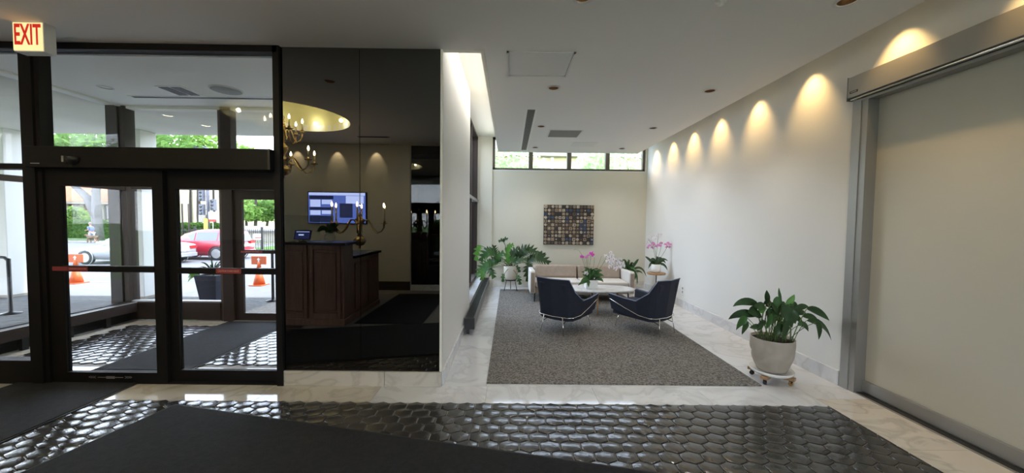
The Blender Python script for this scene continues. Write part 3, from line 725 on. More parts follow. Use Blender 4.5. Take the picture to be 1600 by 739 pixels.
# coffee table
ct = thing('coffee_table', 'oval white marble coffee table on tapered wooden legs', 'table', (1.5, 6.40, .0125))
pr_ = []
for k in range(48):
    a = 2*PI*k/48; c_, s_ = math.cos(a), math.sin(a)
    pr_.append((.71*math.copysign(abs(c_)**.85, c_), .345*math.copysign(abs(s_)**.85, s_)))
MB().prism(pr_, .405, .428).build('table_top', M['marble_w'], ct, bevel=.004)
box('apron', M['walnut'], -.42, .42, -.16, .16, .37, .405, ct)
for x, y in ((.02, -.22), (.02, .24), (-.46, 0), (.47, .05)): MB().tube([(x*.9, y*.9, .38), (x*1.05, y*1.05, 0)], [.022, .012], 8).build('leg', M['oak'] if y < -.1 else M['walnut'], ct)

# art panel: 14 x 11 wooden blocks
art = thing('wall_art', 'rectangular wall relief made of many small brown and blue wooden blocks', 'wall art', (0, YB, 0))
ax0, ax1, az0, az1 = .815, 2.03, 1.05, 2.015
box('backing', M['skirt'], ax0, ax1, -.04, -.001, az0, az1, art)
bcol = [mat('block_%s' % k, c, .7, col2=tuple(min(1, x*1.5) for x in c), ns=40) for k, c in dict(tan=(.27, .20, .13), brown=(.12, .08, .05), dark=(.04, .03, .025), blue=(.05, .07, .12), pale=(.40, .33, .24)).items()]
bm_ = MB(); rr = random.Random(11); W_, H_ = (ax1-ax0)/14, (az1-az0)/11
blue = {(0, 2), (1, 3), (2, 3), (6, 3), (6, 1), (7, 1), (9, 1), (6, 4), (11, 4), (11, 5), (10, 5), (10, 6), (11, 6), (6, 9), (7, 9), (13, 9), (13, 10), (12, 1), (11, 7), (9, 2)}
for i in range(14):
    for j in range(11):
        bm_.mi = 3 if (i, j) in blue else rr.choice([0, 0, 0, 1, 1, 2, 4, 4])
        cx, cz = ax0+(i+.5)*W_, az1-(j+.5)*H_; hw = W_*rr.uniform(.34, .43); d = rr.uniform(.01, .035)
        T = Matrix.Translation((cx, -.04, cz)) @ Matrix.Rotation(rr.uniform(-.12, .12), 4, 'Y')
        if rr.random() < .45:
            bm_.lathe([(hw*1.05, 0), (hw, d), (hw*.5, d), (hw*.42, d*.6), (.001, d*.6)], n=10, T=T @ Matrix.Rotation(PI/2, 4, 'X'))
        else:
            bm_.box(-hw, hw, -d, 0, -hw, hw, T)
            bm_.mi = rr.choice([2, 0, 4, 1]); bm_.box(-hw*.45, hw*.45, -d-.004, -d, -hw*.45, hw*.45, T)
o = bm_.build('wood_block', bcol, art); o['kind'] = 'stuff'

# ---------------------------------------------------------------- plants
def leafmesh(p0, p1, p2, wdt, lobes=0, fold=.25, nrm=None, n=8):
    """leaf blade along a quadratic curve p0-p1-p2; lobes>0 cuts deep fingers into both margins"""
    p0, p1, p2 = Vector(p0), Vector(p1), Vector(p2); s = MB(); s.smooth = True
    N = n if not lobes else lobes*4
    view = Vector(nrm or (.1, -1, .55)).normalized()
    for i in range(N+1):
        t = i/N; p = p0*(1-t)**2+p1*2*t*(1-t)+p2*t*t; d = (p1-p0)*(1-t)+(p2-p1)*t; d.normalize()
        side = d.cross(view); side = side.normalized() if side.length > .05 else d.orthogonal()
        up = side.cross(d).normalized()
        w_ = wdt/2*max(.02, math.sin(PI*min(1, t**.8))**.8)
        if lobes: 
            w_ = wdt/2*(math.sin(PI*min(1, .12+t*.88))**.6)*( .30+.70*(.5-.5*math.cos(2*PI*lobes*t)))
            off = d*(wdt*.22*(.5-.5*math.cos(2*PI*lobes*t)))
        else: off = Vector()
        s.v += [tuple(p+side*w_+up*w_*fold+off), tuple(p), tuple(p-side*w_+up*w_*fold+off)]
    for i in range(N):
        b = 3*i; s.face((b, b+1, b+4, b+3)); s.face((b+1, b+2, b+5, b+4))
    return s
def stem(p0, p1, p2, r, par, mt='stem', name='stem'):
    p0, p1, p2 = map(Vector, (p0, p1, p2)); pts = [p0*(1-t)**2+p1*2*t*(1-t)+p2*t*t for t in (0, .25, .5, .75, 1)]
    return MB().tube(pts, r, 5).build(name, M[mt], par)

# big split-leaf plant in the back left corner
ph = thing('split_leaf_plant', 'sprawling split-leaf philodendron in a cream pot on a black stand, back left corner', 'plant')
PX, PY = .03, 8.33
MB().lathe([(.13, .27), (.155, .30), (.165, .58), (.16, .595), (.148, .585), (.145, .55), (.001, .55)], (PX, PY, 0), 28).build('pot', M['pot'], ph)
MB().lathe([(.145, .552), (.001, .56)], (PX, PY, 0), 16).build('soil', M['soil'], ph)
MB().lathe([(.125, .245), (.135, .25), (.135, .27), (.125, .275)], (PX, PY, 0), 20, cap=False).build('stand_ring', M['black'], ph)
for a in (210, 330, 90): MB().tube([(PX+.11*math.cos(R(a)), PY+.11*math.sin(R(a)), .262), (PX+.17*math.cos(R(a)), PY+.17*math.sin(R(a)), .0125)], .008, 6).build('leg', M['black'], ph)
PL = [  # attach, middle, tip (photo px), depth, width, lobes, material
    ((752, 384), (745, 388), (744, 408), 7.9, .20, 4, 'leaf_b'), ((773, 398), (760, 388), (751, 408), 7.9, .30, 6, 'leaf_m'), ((771, 414), (760, 410), (745, 431), 7.8, .34, 7, 'leaf_m'),
    ((768, 418), (764, 420), (772, 434), 7.8, .24, 5, 'leaf_m'), ((760, 422), (752, 425), (753, 437), 7.75, .22, 5, 'leaf_b'), ((777, 403), (770, 394), (772, 384), 8.4, .26, 5, 'leaf_d'),
    ((779, 410), (776, 400), (787, 394), 8.1, .24, 5, 'leaf_m'), ((795, 412), (789, 395), (798, 381), 8.1, .18, 4, 'leaf_b'), ((790, 392), (796, 384), (802, 382), 8.0, .16, 4, 'leaf_b'),
    ((788, 378), (785, 373), (779, 378), 8.3, .11, 3, 'leaf_d'), ((786, 377), (790, 371), (793, 374), 8.3, .11, 3, 'leaf_d'), ((800, 405), (800, 394), (810, 388), 8.5, .26, 5, 'leaf_d'),
    ((808, 404), (815, 388), (826, 390), 8.4, .32, 6, 'leaf_d'), ((812, 402), (824, 384), (840, 396), 8.5, .34, 7, 'leaf_d'), ((824, 410), (838, 396), (858, 411), 8.45, .36, 8, 'leaf_d'),
    ((830, 400), (842, 396), (852, 398), 8.55, .2, 4, 'leaf_d'), ((828, 412), (822, 418), (825, 440), 8.3, .24, 5, 'leaf_d'), ((826, 412), (831, 416), (832, 432), 8.4, .2, 4, 'leaf_d'),
    ((788, 428), (785, 430), (786, 441), 8.1, .12, 3, 'leaf_m'), ((808, 430), (810, 432), (813, 445), 8.1, .15, 4, 'leaf_m'), ((806, 416), (810, 416), (812, 426), 8.15, .12, 3, 'leaf_d'),
    ((783, 408), (776, 404), (765, 408), 8.2, .26, 5, 'leaf_d'), ((790, 408), (800, 402), (806, 408), 8.2, .22, 5, 'leaf_m'), ((800, 410), (812, 404), (824, 406), 8.3, .2, 4, 'leaf_d'), ((770, 398), (764, 388), (757, 391), 8.1, .2, 4, 'leaf_d'),
    ((778, 412), (770, 408), (758, 414), 8.0, .22, 5, 'leaf_m'), ((812, 410), (806, 398), (796, 392), 8.45, .26, 5, 'leaf_d')]
top = Vector((PX, PY, .56))
for a, b, c_, Y, w_, lo, mt_ in PL:
    A, B_, T_ = at(*a, Y), at(*b, Y-.06), at(*c_, Y-.02)
    leafmesh(A, B_, T_, w_, lo, .18, nrm=(random.uniform(-.5, .5), -1, random.uniform(.1, .8))).build('leaf', M[mt_], ph)
    st_ = top+Vector((random.uniform(-.08, .08), random.uniform(-.08, .08), 0))
    stem(st_, (st_+A)/2+Vector((0, 0, .10)), A, .006, ph, 'stem')

# broad-leaf plant in the swirl pot on a dolly, right
bp_ = thing('potted_plant', 'broad-leaved green plant in a cream swirl-patterned pot on a wooden dolly', 'plant')
QX, QY = 2.705, 3.67
s = MB(); s.smooth = True; NN, MM = 64, 16
for j in range(MM+1):
    t = j/MM; z = .115+.325*t; r0 = .128+.058*math.sin(PI/2*min(1, t*1.25))+.008*t
    for k in range(NN):
        a = 2*PI*k/NN; ph_ = 5*a+1.9*math.sin(2.3*t*PI-.4); r_ = r0+.020*(abs(math.sin(ph_/2))**.7-.6)*math.sin(PI*min(1, t*1.05))**.6
        s.v.append((QX+r_*math.cos(a), QY+r_*math.sin(a), z))
for j in range(MM):
    for k in range(NN): s.face((j*NN+k, j*NN+(k+1) % NN, (j+1)*NN+(k+1) % NN, (j+1)*NN+k))
s.face([k for k in range(NN)][::-1])
s.lathe([(.194, .44), (.194, .448), (.184, .444), (.176, .41)], (QX, QY, 0), NN, cap=False)
s.build('pot', M['potstone'], bp_)
MB().lathe([(.18, .418), (.08, .425), (.001, .43)], (QX, QY, 0), 20).build('soil', M['soil'], bp_)
MB().lathe([(.001, .092), (.16, .092), (.195, .125), (.20, .125), (.19, .10), (.17, .085), (.001, .085)], (QX, QY, 0), 32).build('saucer', M['potwhite'], bp_)
for k in range(2):
    T = Matrix.Translation((QX, QY, 0)) @ Matrix.Rotation(R(38+90*k), 4, 'Z'); MB().box(-.205, .205, -.032, .032, .055+.0*k, .085, T).build('dolly_bar', M['oak'], bp_, bevel=.004)
for k in range(4):
    a = R(38+90*k); x, y = QX+.17*math.cos(a), QY+.17*math.sin(a)
    MB().lathe([(.021, -.012), (.021, .012)], n=14, T=Matrix.Translation((x, y, .021)) @ Matrix.Rotation(a, 4, 'Z') @ Matrix.Rotation(PI/2, 4, 'X')).build('caster', M['brass'] if k in (0, 3) else M['rubber'], bp_)
    box('caster_fork', M['black'], x-.008, x+.008, y-.017, y+.017, .022, .056, bp_)
RL = [((1221, 474), (1214, 462), (1217, 449), 3.62, .062, 'leaf_m'), ((1199.5, 474), (1197, 464), (1198, 453), 3.68, .058, 'leaf_d'), ((1228, 478), (1236, 470), (1241.5, 460), 3.66, .055, 'leaf_b'), ((1191.5, 490), (1188, 480), (1193, 473), 3.52, .062, 'leaf_b'),
      ((1186, 477), (1162, 464), (1145, 479), 3.6, .07, 'leaf_d'), ((1184, 494), (1156, 483), (1138, 499), 3.62, .075, 'leaf_d'), ((1168, 497), (1155, 498), (1150, 516), 3.45, .085, 'leaf_m'), ((1168, 502), (1163, 508), (1159, 523), 3.5, .06, 'leaf_d'),
      ((1188, 508), (1180, 512), (1171, 512), 3.5, .05, 'leaf_d'), ((1192, 502), (1186, 510), (1183, 517), 3.5, .055, 'leaf_d'), ((1260, 483), (1276, 482), (1296, 501), 3.62, .075, 'leaf_d'), ((1260, 501), (1286, 500), (1299, 532), 3.58, .08, 'leaf_d'),
      ((1274, 504), (1280, 512), (1279, 531), 3.5, .085, 'leaf_d'), ((1254, 495), (1266, 492), (1278, 500), 3.7, .06, 'leaf_d'), ((1246, 509), (1256, 500), (1263, 518), 3.5, .05, 'leaf_d'), ((1243, 484), (1252, 476), (1264, 480), 3.6, .055, 'leaf_d'),
      ((1240, 484), (1237, 494), (1243, 506), 3.48, .08, 'leaf_d'), ((1215, 480), (1214, 468), (1214, 463), 3.5, .07, 'leaf_m'), ((1222, 476), (1231, 486), (1230, 502), 3.45, .085, 'leaf_d'), ((1204, 476), (1212, 480), (1216, 492), 3.5, .08, 'leaf_d'),
      ((1196, 492), (1206, 486), (1218, 494), 3.5, .075, 'leaf_d'), ((1190, 496), (1176, 486), (1168, 488), 3.58, .085, 'leaf_d'), ((1228, 500), (1226, 514), (1222, 530), 3.42, .08, 'leaf_d'), ((1224, 490), (1232, 498), (1238, 512), 3.46, .07, 'leaf_d'),
      ((1206, 490), (1200, 502), (1198, 514), 3.45, .06, 'leaf_m'), ((1205, 472), (1200, 470), (1192, 476), 3.7, .05, 'leaf_d'), ((1184, 482), (1176, 480), (1170, 487), 3.7, .05, 'leaf_d'), ((1222, 482), (1214, 484), (1206, 478), 3.8, .08, 'leaf_d'),
      ((1236, 482), (1244, 488), (1250, 484), 3.8, .06, 'leaf_d'), ((1222, 506), (1216, 512), (1214, 524), 3.44, .07, 'leaf_d'), ((1196, 478), (1206, 474), (1212, 482), 3.7, .06, 'leaf_d'), ((1228, 486), (1238, 480), (1246, 490), 3.6, .07, 'leaf_d')]
for k in range(26):
    u, v = random.uniform(1192, 1246), random.uniform(474, 514); du = (u-1218)*.35+random.uniform(-10, 10); Y_ = random.uniform(3.46, 3.84)
    RL.append(((u, v), (u+du*.5, v-random.uniform(2, 9)), (u+du, v+random.uniform(-4, 14)), Y_, random.uniform(.05, .08), random.choice(['leaf_d', 'leaf_d', 'leaf_m'])))
base = Vector((QX, QY, .42))
for a, b, c_, Y, w_, mt_ in RL:
    A, B_, T_ = at(*a, Y), at(*b, Y), at(*c_, Y)
    leafmesh(A, B_, T_, w_*1.1, 0, .3, nrm=(random.uniform(-.6, .6), -1, random.uniform(.2, .9))).build('leaf', M[mt_], bp_)
    st_ = base+Vector((max(-.13, min(.13, (A.x-QX)*.5))+random.uniform(-.03, .03), random.uniform(-.1, .08), 0))
    stem(st_, (st_+A)/2+Vector((0, 0, .05)), A, .0035, bp_)

# flowers
def flower_mesh(r, mt_, name):
    s = MB(); s.smooth = True
    for k, (a, L, W) in enumerate([(90, 1, .62), (210, .95, .6), (330, .95, .6), (15, 1.02, 1.0), (165, 1.02, 1.0)]):
        d = Vector((math.cos(R(a)), 0, math.sin(R(a)))); sd_ = Vector((-d.z, 0, d.x)); b = len(s.v)
        for t, w_ in ((0, .1), (.3, .8), (.65, 1), (.9, .6), (1, .1)):
            c_ = d*(r*L*t)+Vector((0, -.12*r*math.sin(PI*t), 0))
            s.v += [tuple(c_+sd_*w_*W*r*.42), tuple(c_+Vector((0, -.05*r, 0))), tuple(c_-sd_*w_*W*r*.42)]
        for i in range(4): s.face((b+3*i, b+3*i+1, b+3*i+4, b+3*i+3)); s.face((b+3*i+1, b+3*i+2, b+3*i+5, b+3*i+4))
    s.mi = 1; s.lathe([(.001, -.02), (.22*r, 0), (.12*r, .12*r), (.001, .3*r)], n=8, T=Matrix.Rotation(PI/2, 4, 'X'))
    o = s.build(name, [M[mt_], M['purple']]); me = o.data; bpy.data.objects.remove(o); return me
FM = {k: flower_mesh(.055, k, 'flower') for k in ('magenta', 'pink', 'petal')}
def flower(par, p, kind, s=1):
    o = bpy.data.objects.new('flower', FM[kind]); C.objects.link(o); o.parent = par; o.location = p; o.scale = (s, s, s)
    o.rotation_euler = (random.uniform(-.4, .3), random.uniform(-.6, .6), random.uniform(-.7, .7))
oc = thing('orchid_arrangement', 'magenta and white orchids in a square white ceramic pot on the coffee table', 'plant')
OX, OY, OZ = 1.43, 6.35, .440
MB().prism([(OX-.10, OY-.09), (OX+.11, OY-.09), (OX+.11, OY+.09), (OX-.10, OY+.09)], OZ, OZ+.155).build('pot', M['potwhite'], oc, bevel=.015)
box('soil', M['soil'], OX-.085, OX+.095, OY-.075, OY+.075, OZ+.15, OZ+.157, oc)
tp = Vector((OX, OY, OZ+.15))
for (u, v, k, s_) in [(909, 401, 'magenta', .75), (916, 402, 'pink', .7), (919, 399, 'pink', .6), (924, 397, 'magenta', 1.0)]:
    P = at(u, v, 6.3); flower(oc, P+Vector((0, -.02, 0)), k, s_); stem(tp+Vector((-.05, 0, 0)), (tp+P)/2+Vector((-.03, 0, .05)), P, .0035, oc)
W_L = [(947, 401), (954, 395), (956, 400), (952, 404), (958, 405), (962, 407), (950, 409), (957, 411), (966, 411), (971, 412), (953, 417), (961, 416), (967, 418), (961, 420), (973, 416), (968, 406)]
for (u, v) in W_L: flower(oc, at(u, v, 6.25+random.uniform(-.05, .05)), 'petal', random.uniform(.8, 1.0))
P1, P2 = at(947, 404, 6.28), at(968, 414, 6.27)
stem(tp, at(938, 420, 6.3), P1, .004, oc); stem(P1, at(956, 395, 6.28), P2, .003, oc)
stem(tp+Vector((-.06, 0, 0)), at(917, 405, 6.4), at(905, 392, 6.45), .0025, oc); stem(at(905, 392, 6.45), at(900, 388, 6.45), at(896, 391, 6.45), .002, oc)
stem(tp, at(934, 420, 6.35), at(940, 400, 6.35), .003, oc); stem(tp, at(928, 420, 6.4), at(929, 402, 6.4), .003, oc)
for k in range(34):
    a = random.uniform(0, 2*PI); L = random.uniform(.14, .26); d = Vector((math.cos(a), math.sin(a)*.6, 0)); st_ = tp+Vector((random.uniform(-.06, .06), random.uniform(-.05, .05), 0)); h = random.uniform(.08, .24)
    leafmesh(st_, st_+d*L*.4+Vector((0, 0, h)), st_+d*L*.8+Vector((0, 0, h*.9-.02)), .05, 0, .3).build('leaf', M['leaf_d'] if k % 3 else M['leaf_m'], oc)
for (a, b, c_) in [((920, 440), (912, 438), (903, 446)), ((921, 438), (914, 432), (907, 441)), ((922, 440), (918, 438), (920, 449)), ((932, 437), (938, 434), (943, 441)), ((930, 434), (936, 426), (944, 432)), ((930, 430), (936, 420), (941, 424))]:
    leafmesh(at(*a, 6.26), at(*b, 6.22), at(*c_, 6.2), .06, 0, .3).build('leaf', M['leaf_m'], oc)
flower(oc, at(916, 427, 6.26), 'petal', .9)

# strap-leaf plant beside the sofa
sp_ = thing('strap_leaf_plant', 'plant with long arching strap leaves in a beige pot beside the sofa', 'plant')
SX, SY = 2.71, 8.30
MB().lathe([(.065, .20), (.085, .22), (.095, .455), (.085, .46), (.08, .44), (.001, .44)], (SX, SY, 0), 24).build('pot', M['potstone'], sp_)
MB().lathe([(.12, .17), (.125, .185), (.12, .2), (.001, .2)], (SX, SY, 0), 20).build('stool_top', M['walnut'], sp_)
for a in (45, 165, 285): MB().tube([(SX+.09*math.cos(R(a)), SY+.09*math.sin(R(a)), .175), (SX+.13*math.cos(R(a)), SY+.13*math.sin(R(a)), .012)], .012, 6).build('leg', M['walnut'], sp_)
s0 = Vector((SX, SY, .45))
SLV = [((964, 398), (970, 410)), ((983, 395), (982, 412)), ((1002, 407), (1010, 433)), ((990, 412), (997, 443)), ((1000, 420), (1004, 428)), ((970, 412), (968, 424)), ((978, 400), (972, 408)), ((996, 405), (998, 405)), ((994, 425), (992, 438)), ((972, 420), (965, 425)), ((988, 402), (990, 416)), ((998, 418), (995, 446))]
for k, (b, c_) in enumerate(SLV): leafmesh(s0+Vector((random.uniform(-.03, .03), 0, -.02)), at(*b, SY-.12*random.random()), at(*c_, SY-.1), .06, 0, .4, n=10).build('leaf', M['leaf_m'] if k % 2 else M['leaf_d'], sp_)
for k in range(8):
    a = random.uniform(0, 2*PI); d = Vector((math.cos(a), math.sin(a), 0))
    leafmesh(s0, s0+d*.1+Vector((0, 0, .24)), s0+d*.3+Vector((0, 0, random.uniform(-.05, .15))), .045, 0, .4).build('leaf', M['leaf_m'], sp_)

# pedestal table with orchid
TX, TY, TZ = 3.03, 7.45, .575
pt = thing('pedestal_table', 'small round wooden pedestal table in the back right corner', 'table', (TX, TY, 0))
MB().lathe([(.17, TZ-.03), (.185, TZ-.015), (.185, TZ), (.17, TZ+.012), (.001, TZ+.012)], (0, 0, 0), 32).build('table_top', M['oak'], pt)
MB().lathe([(.012, .03), (.011, TZ-.03)], (0, 0, 0), 10).build('pole', M['black'], pt); MB().lathe([(.15, .012), (.15, .022), (.02, .035)], (0, 0, 0), 24).build('base', M['black'], pt)
o2 = thing('potted_orchid', 'pink and white orchid in a ribbed white pot on the pedestal table', 'plant')
tz = TZ+.013; OX2 = TX-.02
MB().lathe([(.07, tz), (.10, tz+.03), (.105, tz+.165), (.095, tz+.17), (.09, tz+.15), (.001, tz+.15)], (OX2, TY, 0), 12).build('pot', M['potwhite'], o2)
t2 = Vector((OX2, TY, tz+.15))
for (b, c_) in [((1010, 402), (1008, 401)), ((1018, 405), (1013, 420)), ((1038, 408), (1043, 423)), ((1034, 400), (1044, 408)), ((1022, 398), (1014, 410)), ((1030, 398), (1036, 406)), ((1026, 404), (1020, 415)), ((1028, 396), (1026, 404)), ((1036, 402), (1040, 412))]:
    leafmesh(t2, at(*b, TY), at(*c_, TY-.03), .06, 0, .35).build('leaf', M['leaf_d'], o2)
for k in range(10):
    a = random.uniform(0, 2*PI); d = Vector((math.cos(a)*.8, math.sin(a)*.5, 0)); leafmesh(t2, t2+d*.08+Vector((0, 0, .1)), t2+d*.16+Vector((0, 0, .07)), .05, 0, .3).build('leaf', M['leaf_d'], o2)
for (u, v) in [(1012, 387), (1015, 384), (1019, 387), (1022, 382), (1025, 385), (1028, 383), (1031, 384), (1040, 382), (1044, 380), (1047, 382), (1042, 386), (1046, 386), (1020, 380), (1033, 380)]: flower(o2, at(u, v, TY+random.uniform(-.06, .06)), 'pink', .7)
for (u, v) in [(1010, 381), (1012, 375), (1014, 370), (1018, 370), (1022, 368), (1011, 378), (1026, 369), (1029, 365), (1033, 366), (1031, 370), (1017, 376), (1024, 374)]: flower(o2, at(u, v, TY+random.uniform(-.06, .06)), 'petal', .62)
for (b, c_) in [((1024, 385), (1012, 372)), ((1027, 380), (1029, 366)), ((1027, 390), (1020, 382)), ((1033, 390), (1034, 380)), ((1038, 395), (1045, 381))]: stem(t2, at(*b, TY), at(*c_, TY), .0035, o2)

# ================================================================ RECEPTION (seen in the black mirror)
dk = thing('reception_desk', 'panelled mahogany reception desk with dark counter, mirrored in the black glass', 'desk')
DX = -2.49
box('carcass', M['mahog'], -5.2, DX, 1.14, 1.46, .10, 1.215, dk); box('carcass', M['mahog'], -3.1, DX-.01, -.02, 1.14, .08, .98, dk)
box('plinth', M['mahog'], -5.2, DX+.02, 1.12, 1.49, 0, .10, dk, bevel=.006); box('plinth', M['mahog'], -3.1, DX+.01, -.02, 1.12, 0, .08, dk)
box('counter_top', M['darktop'], -5.25, DX+.05, 1.08, 1.53, 1.215, 1.255, dk, bevel=.005); box('counter_top', M['darktop'], -3.15, DX+.03, -.06, 1.10, .98, 1.02, dk, bevel=.005)
for k in range(5):
    x1 = DX-.04-k*.50; x0 = x1-.46
    pn = box('front_panel', M['mahog'], x0+.07, x1-.07, 1.46, 1.472, .23, 1.10, dk, bevel=.01)
    MB().box(x0, x0+.05, 1.46, 1.485, .1, 1.215).box(x1-.05, x1, 1.46, 1.485, .1, 1.215).box(x0+.05, x1-.05, 1.46, 1.485, .1, .19).box(x0+.05, x1-.05, 1.46, 1.485, 1.14, 1.215).build('panel_frame', M['mahog'], dk, bevel=.004)
for k in range(2): box('side_panel', M['mahog'], DX-.01, DX+.002, .05+k*.55, .5+k*.55, .15, .9, dk, bevel=.005)
# tablet on the counter
tb = thing('tablet_screen', 'small dark tablet screen on a stand on the reception counter', 'tablet', (-3.17, 1.33, 1.255))
MB().lathe([(.06, 0), (.06, .01), (.012, .015), (.012, .07)], (0, 0, 0), 16).build('stand', M['black'], tb)
T = Matrix.Translation((0, 0, .10)) @ Matrix.Rotation(R(18), 4, 'X')
MB().box(-.125, .125, -.008, .008, -.075, .075, T).build('housing', M['black'], tb); MB().box(-.112, .112, .008, .0095, -.065, .065, T).build('screen', M['screen_d'], tb)
MB().box(-.06, .02, .0095, .0105, -.01, .01, T).box(-.10, .10, .0095, .0105, .045, .052, T).build('screen_text', M['screen_l'], tb)
# flower vase
vs = thing('flower_vase', 'round glass vase of dark green foliage on the reception counter', 'vase', (-2.79, 1.27, 1.256))
MB().lathe([(.04, 0), (.075, .03), (.085, .08), (.05, .13), (.055, .15), (.05, .145), (.045, .125), (.08, .08), (.07, .035), (.001, .008)], (0, 0, 0), 20).build('bowl', M['acrylic'], vs)
for k in range(30):
    a = random.uniform(0, 2*PI); d = Vector((math.cos(a), math.sin(a), 0)); L = random.uniform(.08, .20)
    leafmesh((0, 0, .12), d*L*.5+Vector((0, 0, .12+random.uniform(.05, .2))), d*L+Vector((0, 0, .12+random.uniform(.0, .16))), .06, 0, .3).build('leaf', M['leaf_d'], vs)
# acrylic guard
ag = tag(box('acrylic_guard', M['acrylic'], -3.55, -3.0, 1.15, 1.156, 1.256, 1.66), 'clear acrylic guard standing on the reception counter behind the tablet', 'screen guard')
# television on the rear wall
tv = thing('television', 'wall mounted television with blue windows on its screen behind the reception desk', 'television', (-3.90, -1.37, 1.86))
box('housing', M['black'], -.66, .66, 0, .05, -.36, .36, tv, bevel=.004); box('screen', M['screen_b'], -.64, .64, .05, .053, -.34, .34, tv)
q = MB()
# the mirror flips left and right: picture windows on the viewer's left in the glass
q.box(-.63, .63, .053, .055, .28, .34).box(-.60, -.37, .053, .055, .02, .18).box(-.34, -.11, .053, .055, .08, .18).box(-.60, -.37, .053, .055, -.16, -.06).box(-.34, -.11, .053, .055, -.14, -.06).box(.20, .60, .053, .055, .10, .27)
q.build('screen_window', M['screen_l'], tv)
q = MB().box(-.62, -.08, .053, .0545, .19, .27).box(-.62, -.08, .053, .0545, -.33, -.18).box(-.62, -.08, .053, .0545, -.05, .01).box(.06, .35, .0555, .057, -.22, .10)
q.build('screen_panel', M['screen_d'], tv)

def chandelier(label, loc, tiers, rod, zc=.06, cl_=.125):
    t = thing('chandelier', label, 'chandelier', loc, R(12))
    MB().lathe([(.001, -.12), (.02, -.11), (.012, -.08), (.065, -.06), (.1, -.01), (.1, .03), (.065, .075), (.025, .09), (.045, .10), (.03, .13), (.055, .16), (.04, .19), (.03, .24), (.036, .28), (.07, .33), (.078, .38), (.03, .42), (.025, .45), (.04, .46), (.012, .48), (.001, .49)], (0, 0, 0), 20).build('body', M['brass'], t)
    if tiers > 1: MB().lathe([(.02, .45), (.03, .55), (.055, .62), (.06, .66), (.03, .72), (.02, .76), (.035, .78), (.001, .80)], (0, 0, 0), 20).build('body', M['brass'], t)
    light('brass_glow_fill', 'POINT', (loc[0], loc[1], loc[2]+.62), 6, (1, .74, .42), size=.004)  # extra point lamp added amid the bulbs so the brass glows
    zt_ = .49 if tiers == 1 else .80
    MB().tube([(.03*math.cos(a), 0, zt_+.03+.03*math.sin(a)) for a in [2*PI*k/12 for k in range(13)]], .006, 6).build('ring', M['brass'], t)
    if rod < 1.2:
        MB().tube([(0, 0, zt_+.05), (0, 0, zt_+.05+rod)], .004, 6).build('chain', M['brass'], t)
    else: MB().tube([(0, 0, zt_+.05), (0, 0, zt_+.05+rod)], .003, 6).build('cable', M['brass'], t)
    for ti in range(tiers):
        z0 = zc+ti*.46; RR = .46 if ti == 0 else .27
        for k in range(6):
            a = 2*PI*k/6+ti*.5; d = Vector((math.cos(a), math.sin(a), 0))
            prof = [(.05, .13), (.10, .19), (.16, .19), (.21, .12), (.26, .03), (.33, -.03), (.41, .0), (.455, .06), (.46, .13)]
            pts = [d*(x*RR/.46)+Vector((0, 0, z0+z)) for x, z in prof]
            ar = MB().tube(pts, [.0115]*9, 8)
            ar.lathe([(.005, 0), (.05, .008), (.06, .018), (.02, .02), (.022, .05), (.016, .055)], tuple(d*RR+Vector((0, 0, z0+.12))), 12)
            arm = ar.build('arm', M['brass'], t)
            MB().lathe([(.013, 0), (.013, cl_)], tuple(d*RR+Vector((0, 0, z0+.165))), 10).build('candle', M['candle'], arm)
            MB().lathe([(.008, 0), (.015, .02), (.017, .035), (.008, .065), (.001, .08)], tuple(d*RR+Vector((0, 0, z0+.165+cl_))), 10).build('bulb', M['bulb'], arm)
    return t
chandelier('two-tier brass candle chandelier hanging from the yellow ceiling dome, mirrored', (-3.60, 1.09, 2.36), 2, .56, .03, .11)
chandelier('single-tier brass candle chandelier hanging low on a thin cable, mirrored', (-2.59, .63, 1.225), 1, 1.43, .18, .24)

# ================================================================ OUTSIDE
GZ = -.72
struct(box('canopy_soffit', M['soffit'], -16, -2.15, VY+.17, 7.52, VZ, VZ+.35)); struct(box('canopy_soffit', M['soffit'], -16, -6.13, DW-2.5, VY+.17, VZ, VZ+.35))
struct(box('outer_ceiling_edge', M['soffit'], -6.13, -2.15, VY+.05, VY+.17, VZ, VZ+.35))
def ground(name, mt, pts):
    return struct(MB().add(pts, [(0, 1, 2, 3)]).build(name, M[mt]))
def strip(name, mt, y0, y1, z0, z1, x0=-70, x1=-.95): return ground(name, mt, [(x0, y0, z0), (x1, y0, z0), (x1, y1, z1), (x0, y1, z1)])
pv = struct(MB().box(-16, -6.14, -1.0, 7.35, -.1, -.012).box(-6.14, -.95, VY+.13, 7.35, -.1, -.012).build('entrance_paving', M['grout']))
# paver bricks on the entrance apron, nearest ones as pieces
bmz = MB(); pm = MB().box(-.098, .098, -.048, .048, -.01, 0).build('paver_brick', M['paver']); pmd = pm.data; bpy.data.objects.remove(pm)
n = 0; cells = []
for j in range(36):
    for i in range(48):
        x = -16+.2*i*1.0+(.1 if j % 2 else 0)+.1; y = 7.30-.10*j
        if y < 3.6: continue
        cells.append((x, y))
for i in range(48):
    for j in range(16):
        x = -6.3+.2*i+(.1 if j % 2 else 0); y = 7.30-.10*j
        if y > VY+.25 and x < -1.1: cells.append((x, y))
cells.sort(key=lambda c: abs(c[1]-6.4)+max(0, abs(c[0]+5.6)-2.4)*3)
for (x, y) in cells:
    if n < 220 and y > VY+.2 and -8.2 < x < -3.4:
        o = bpy.data.objects.new('paver_brick', pmd); C.objects.link(o); o.parent = pv; o.location = (x, y, 0); n += 1
    else: bmz.box(x-.097, x+.097, y-.047, y+.047, -.01, random.uniform(-.002, .001))
o = bmz.build('paver_bricks', M['paver'], pv); o['kind'] = 'stuff'; o.name = 'paver_surface'
strip('driveway', 'concrete', 7.35, 8.85, 0, 0)
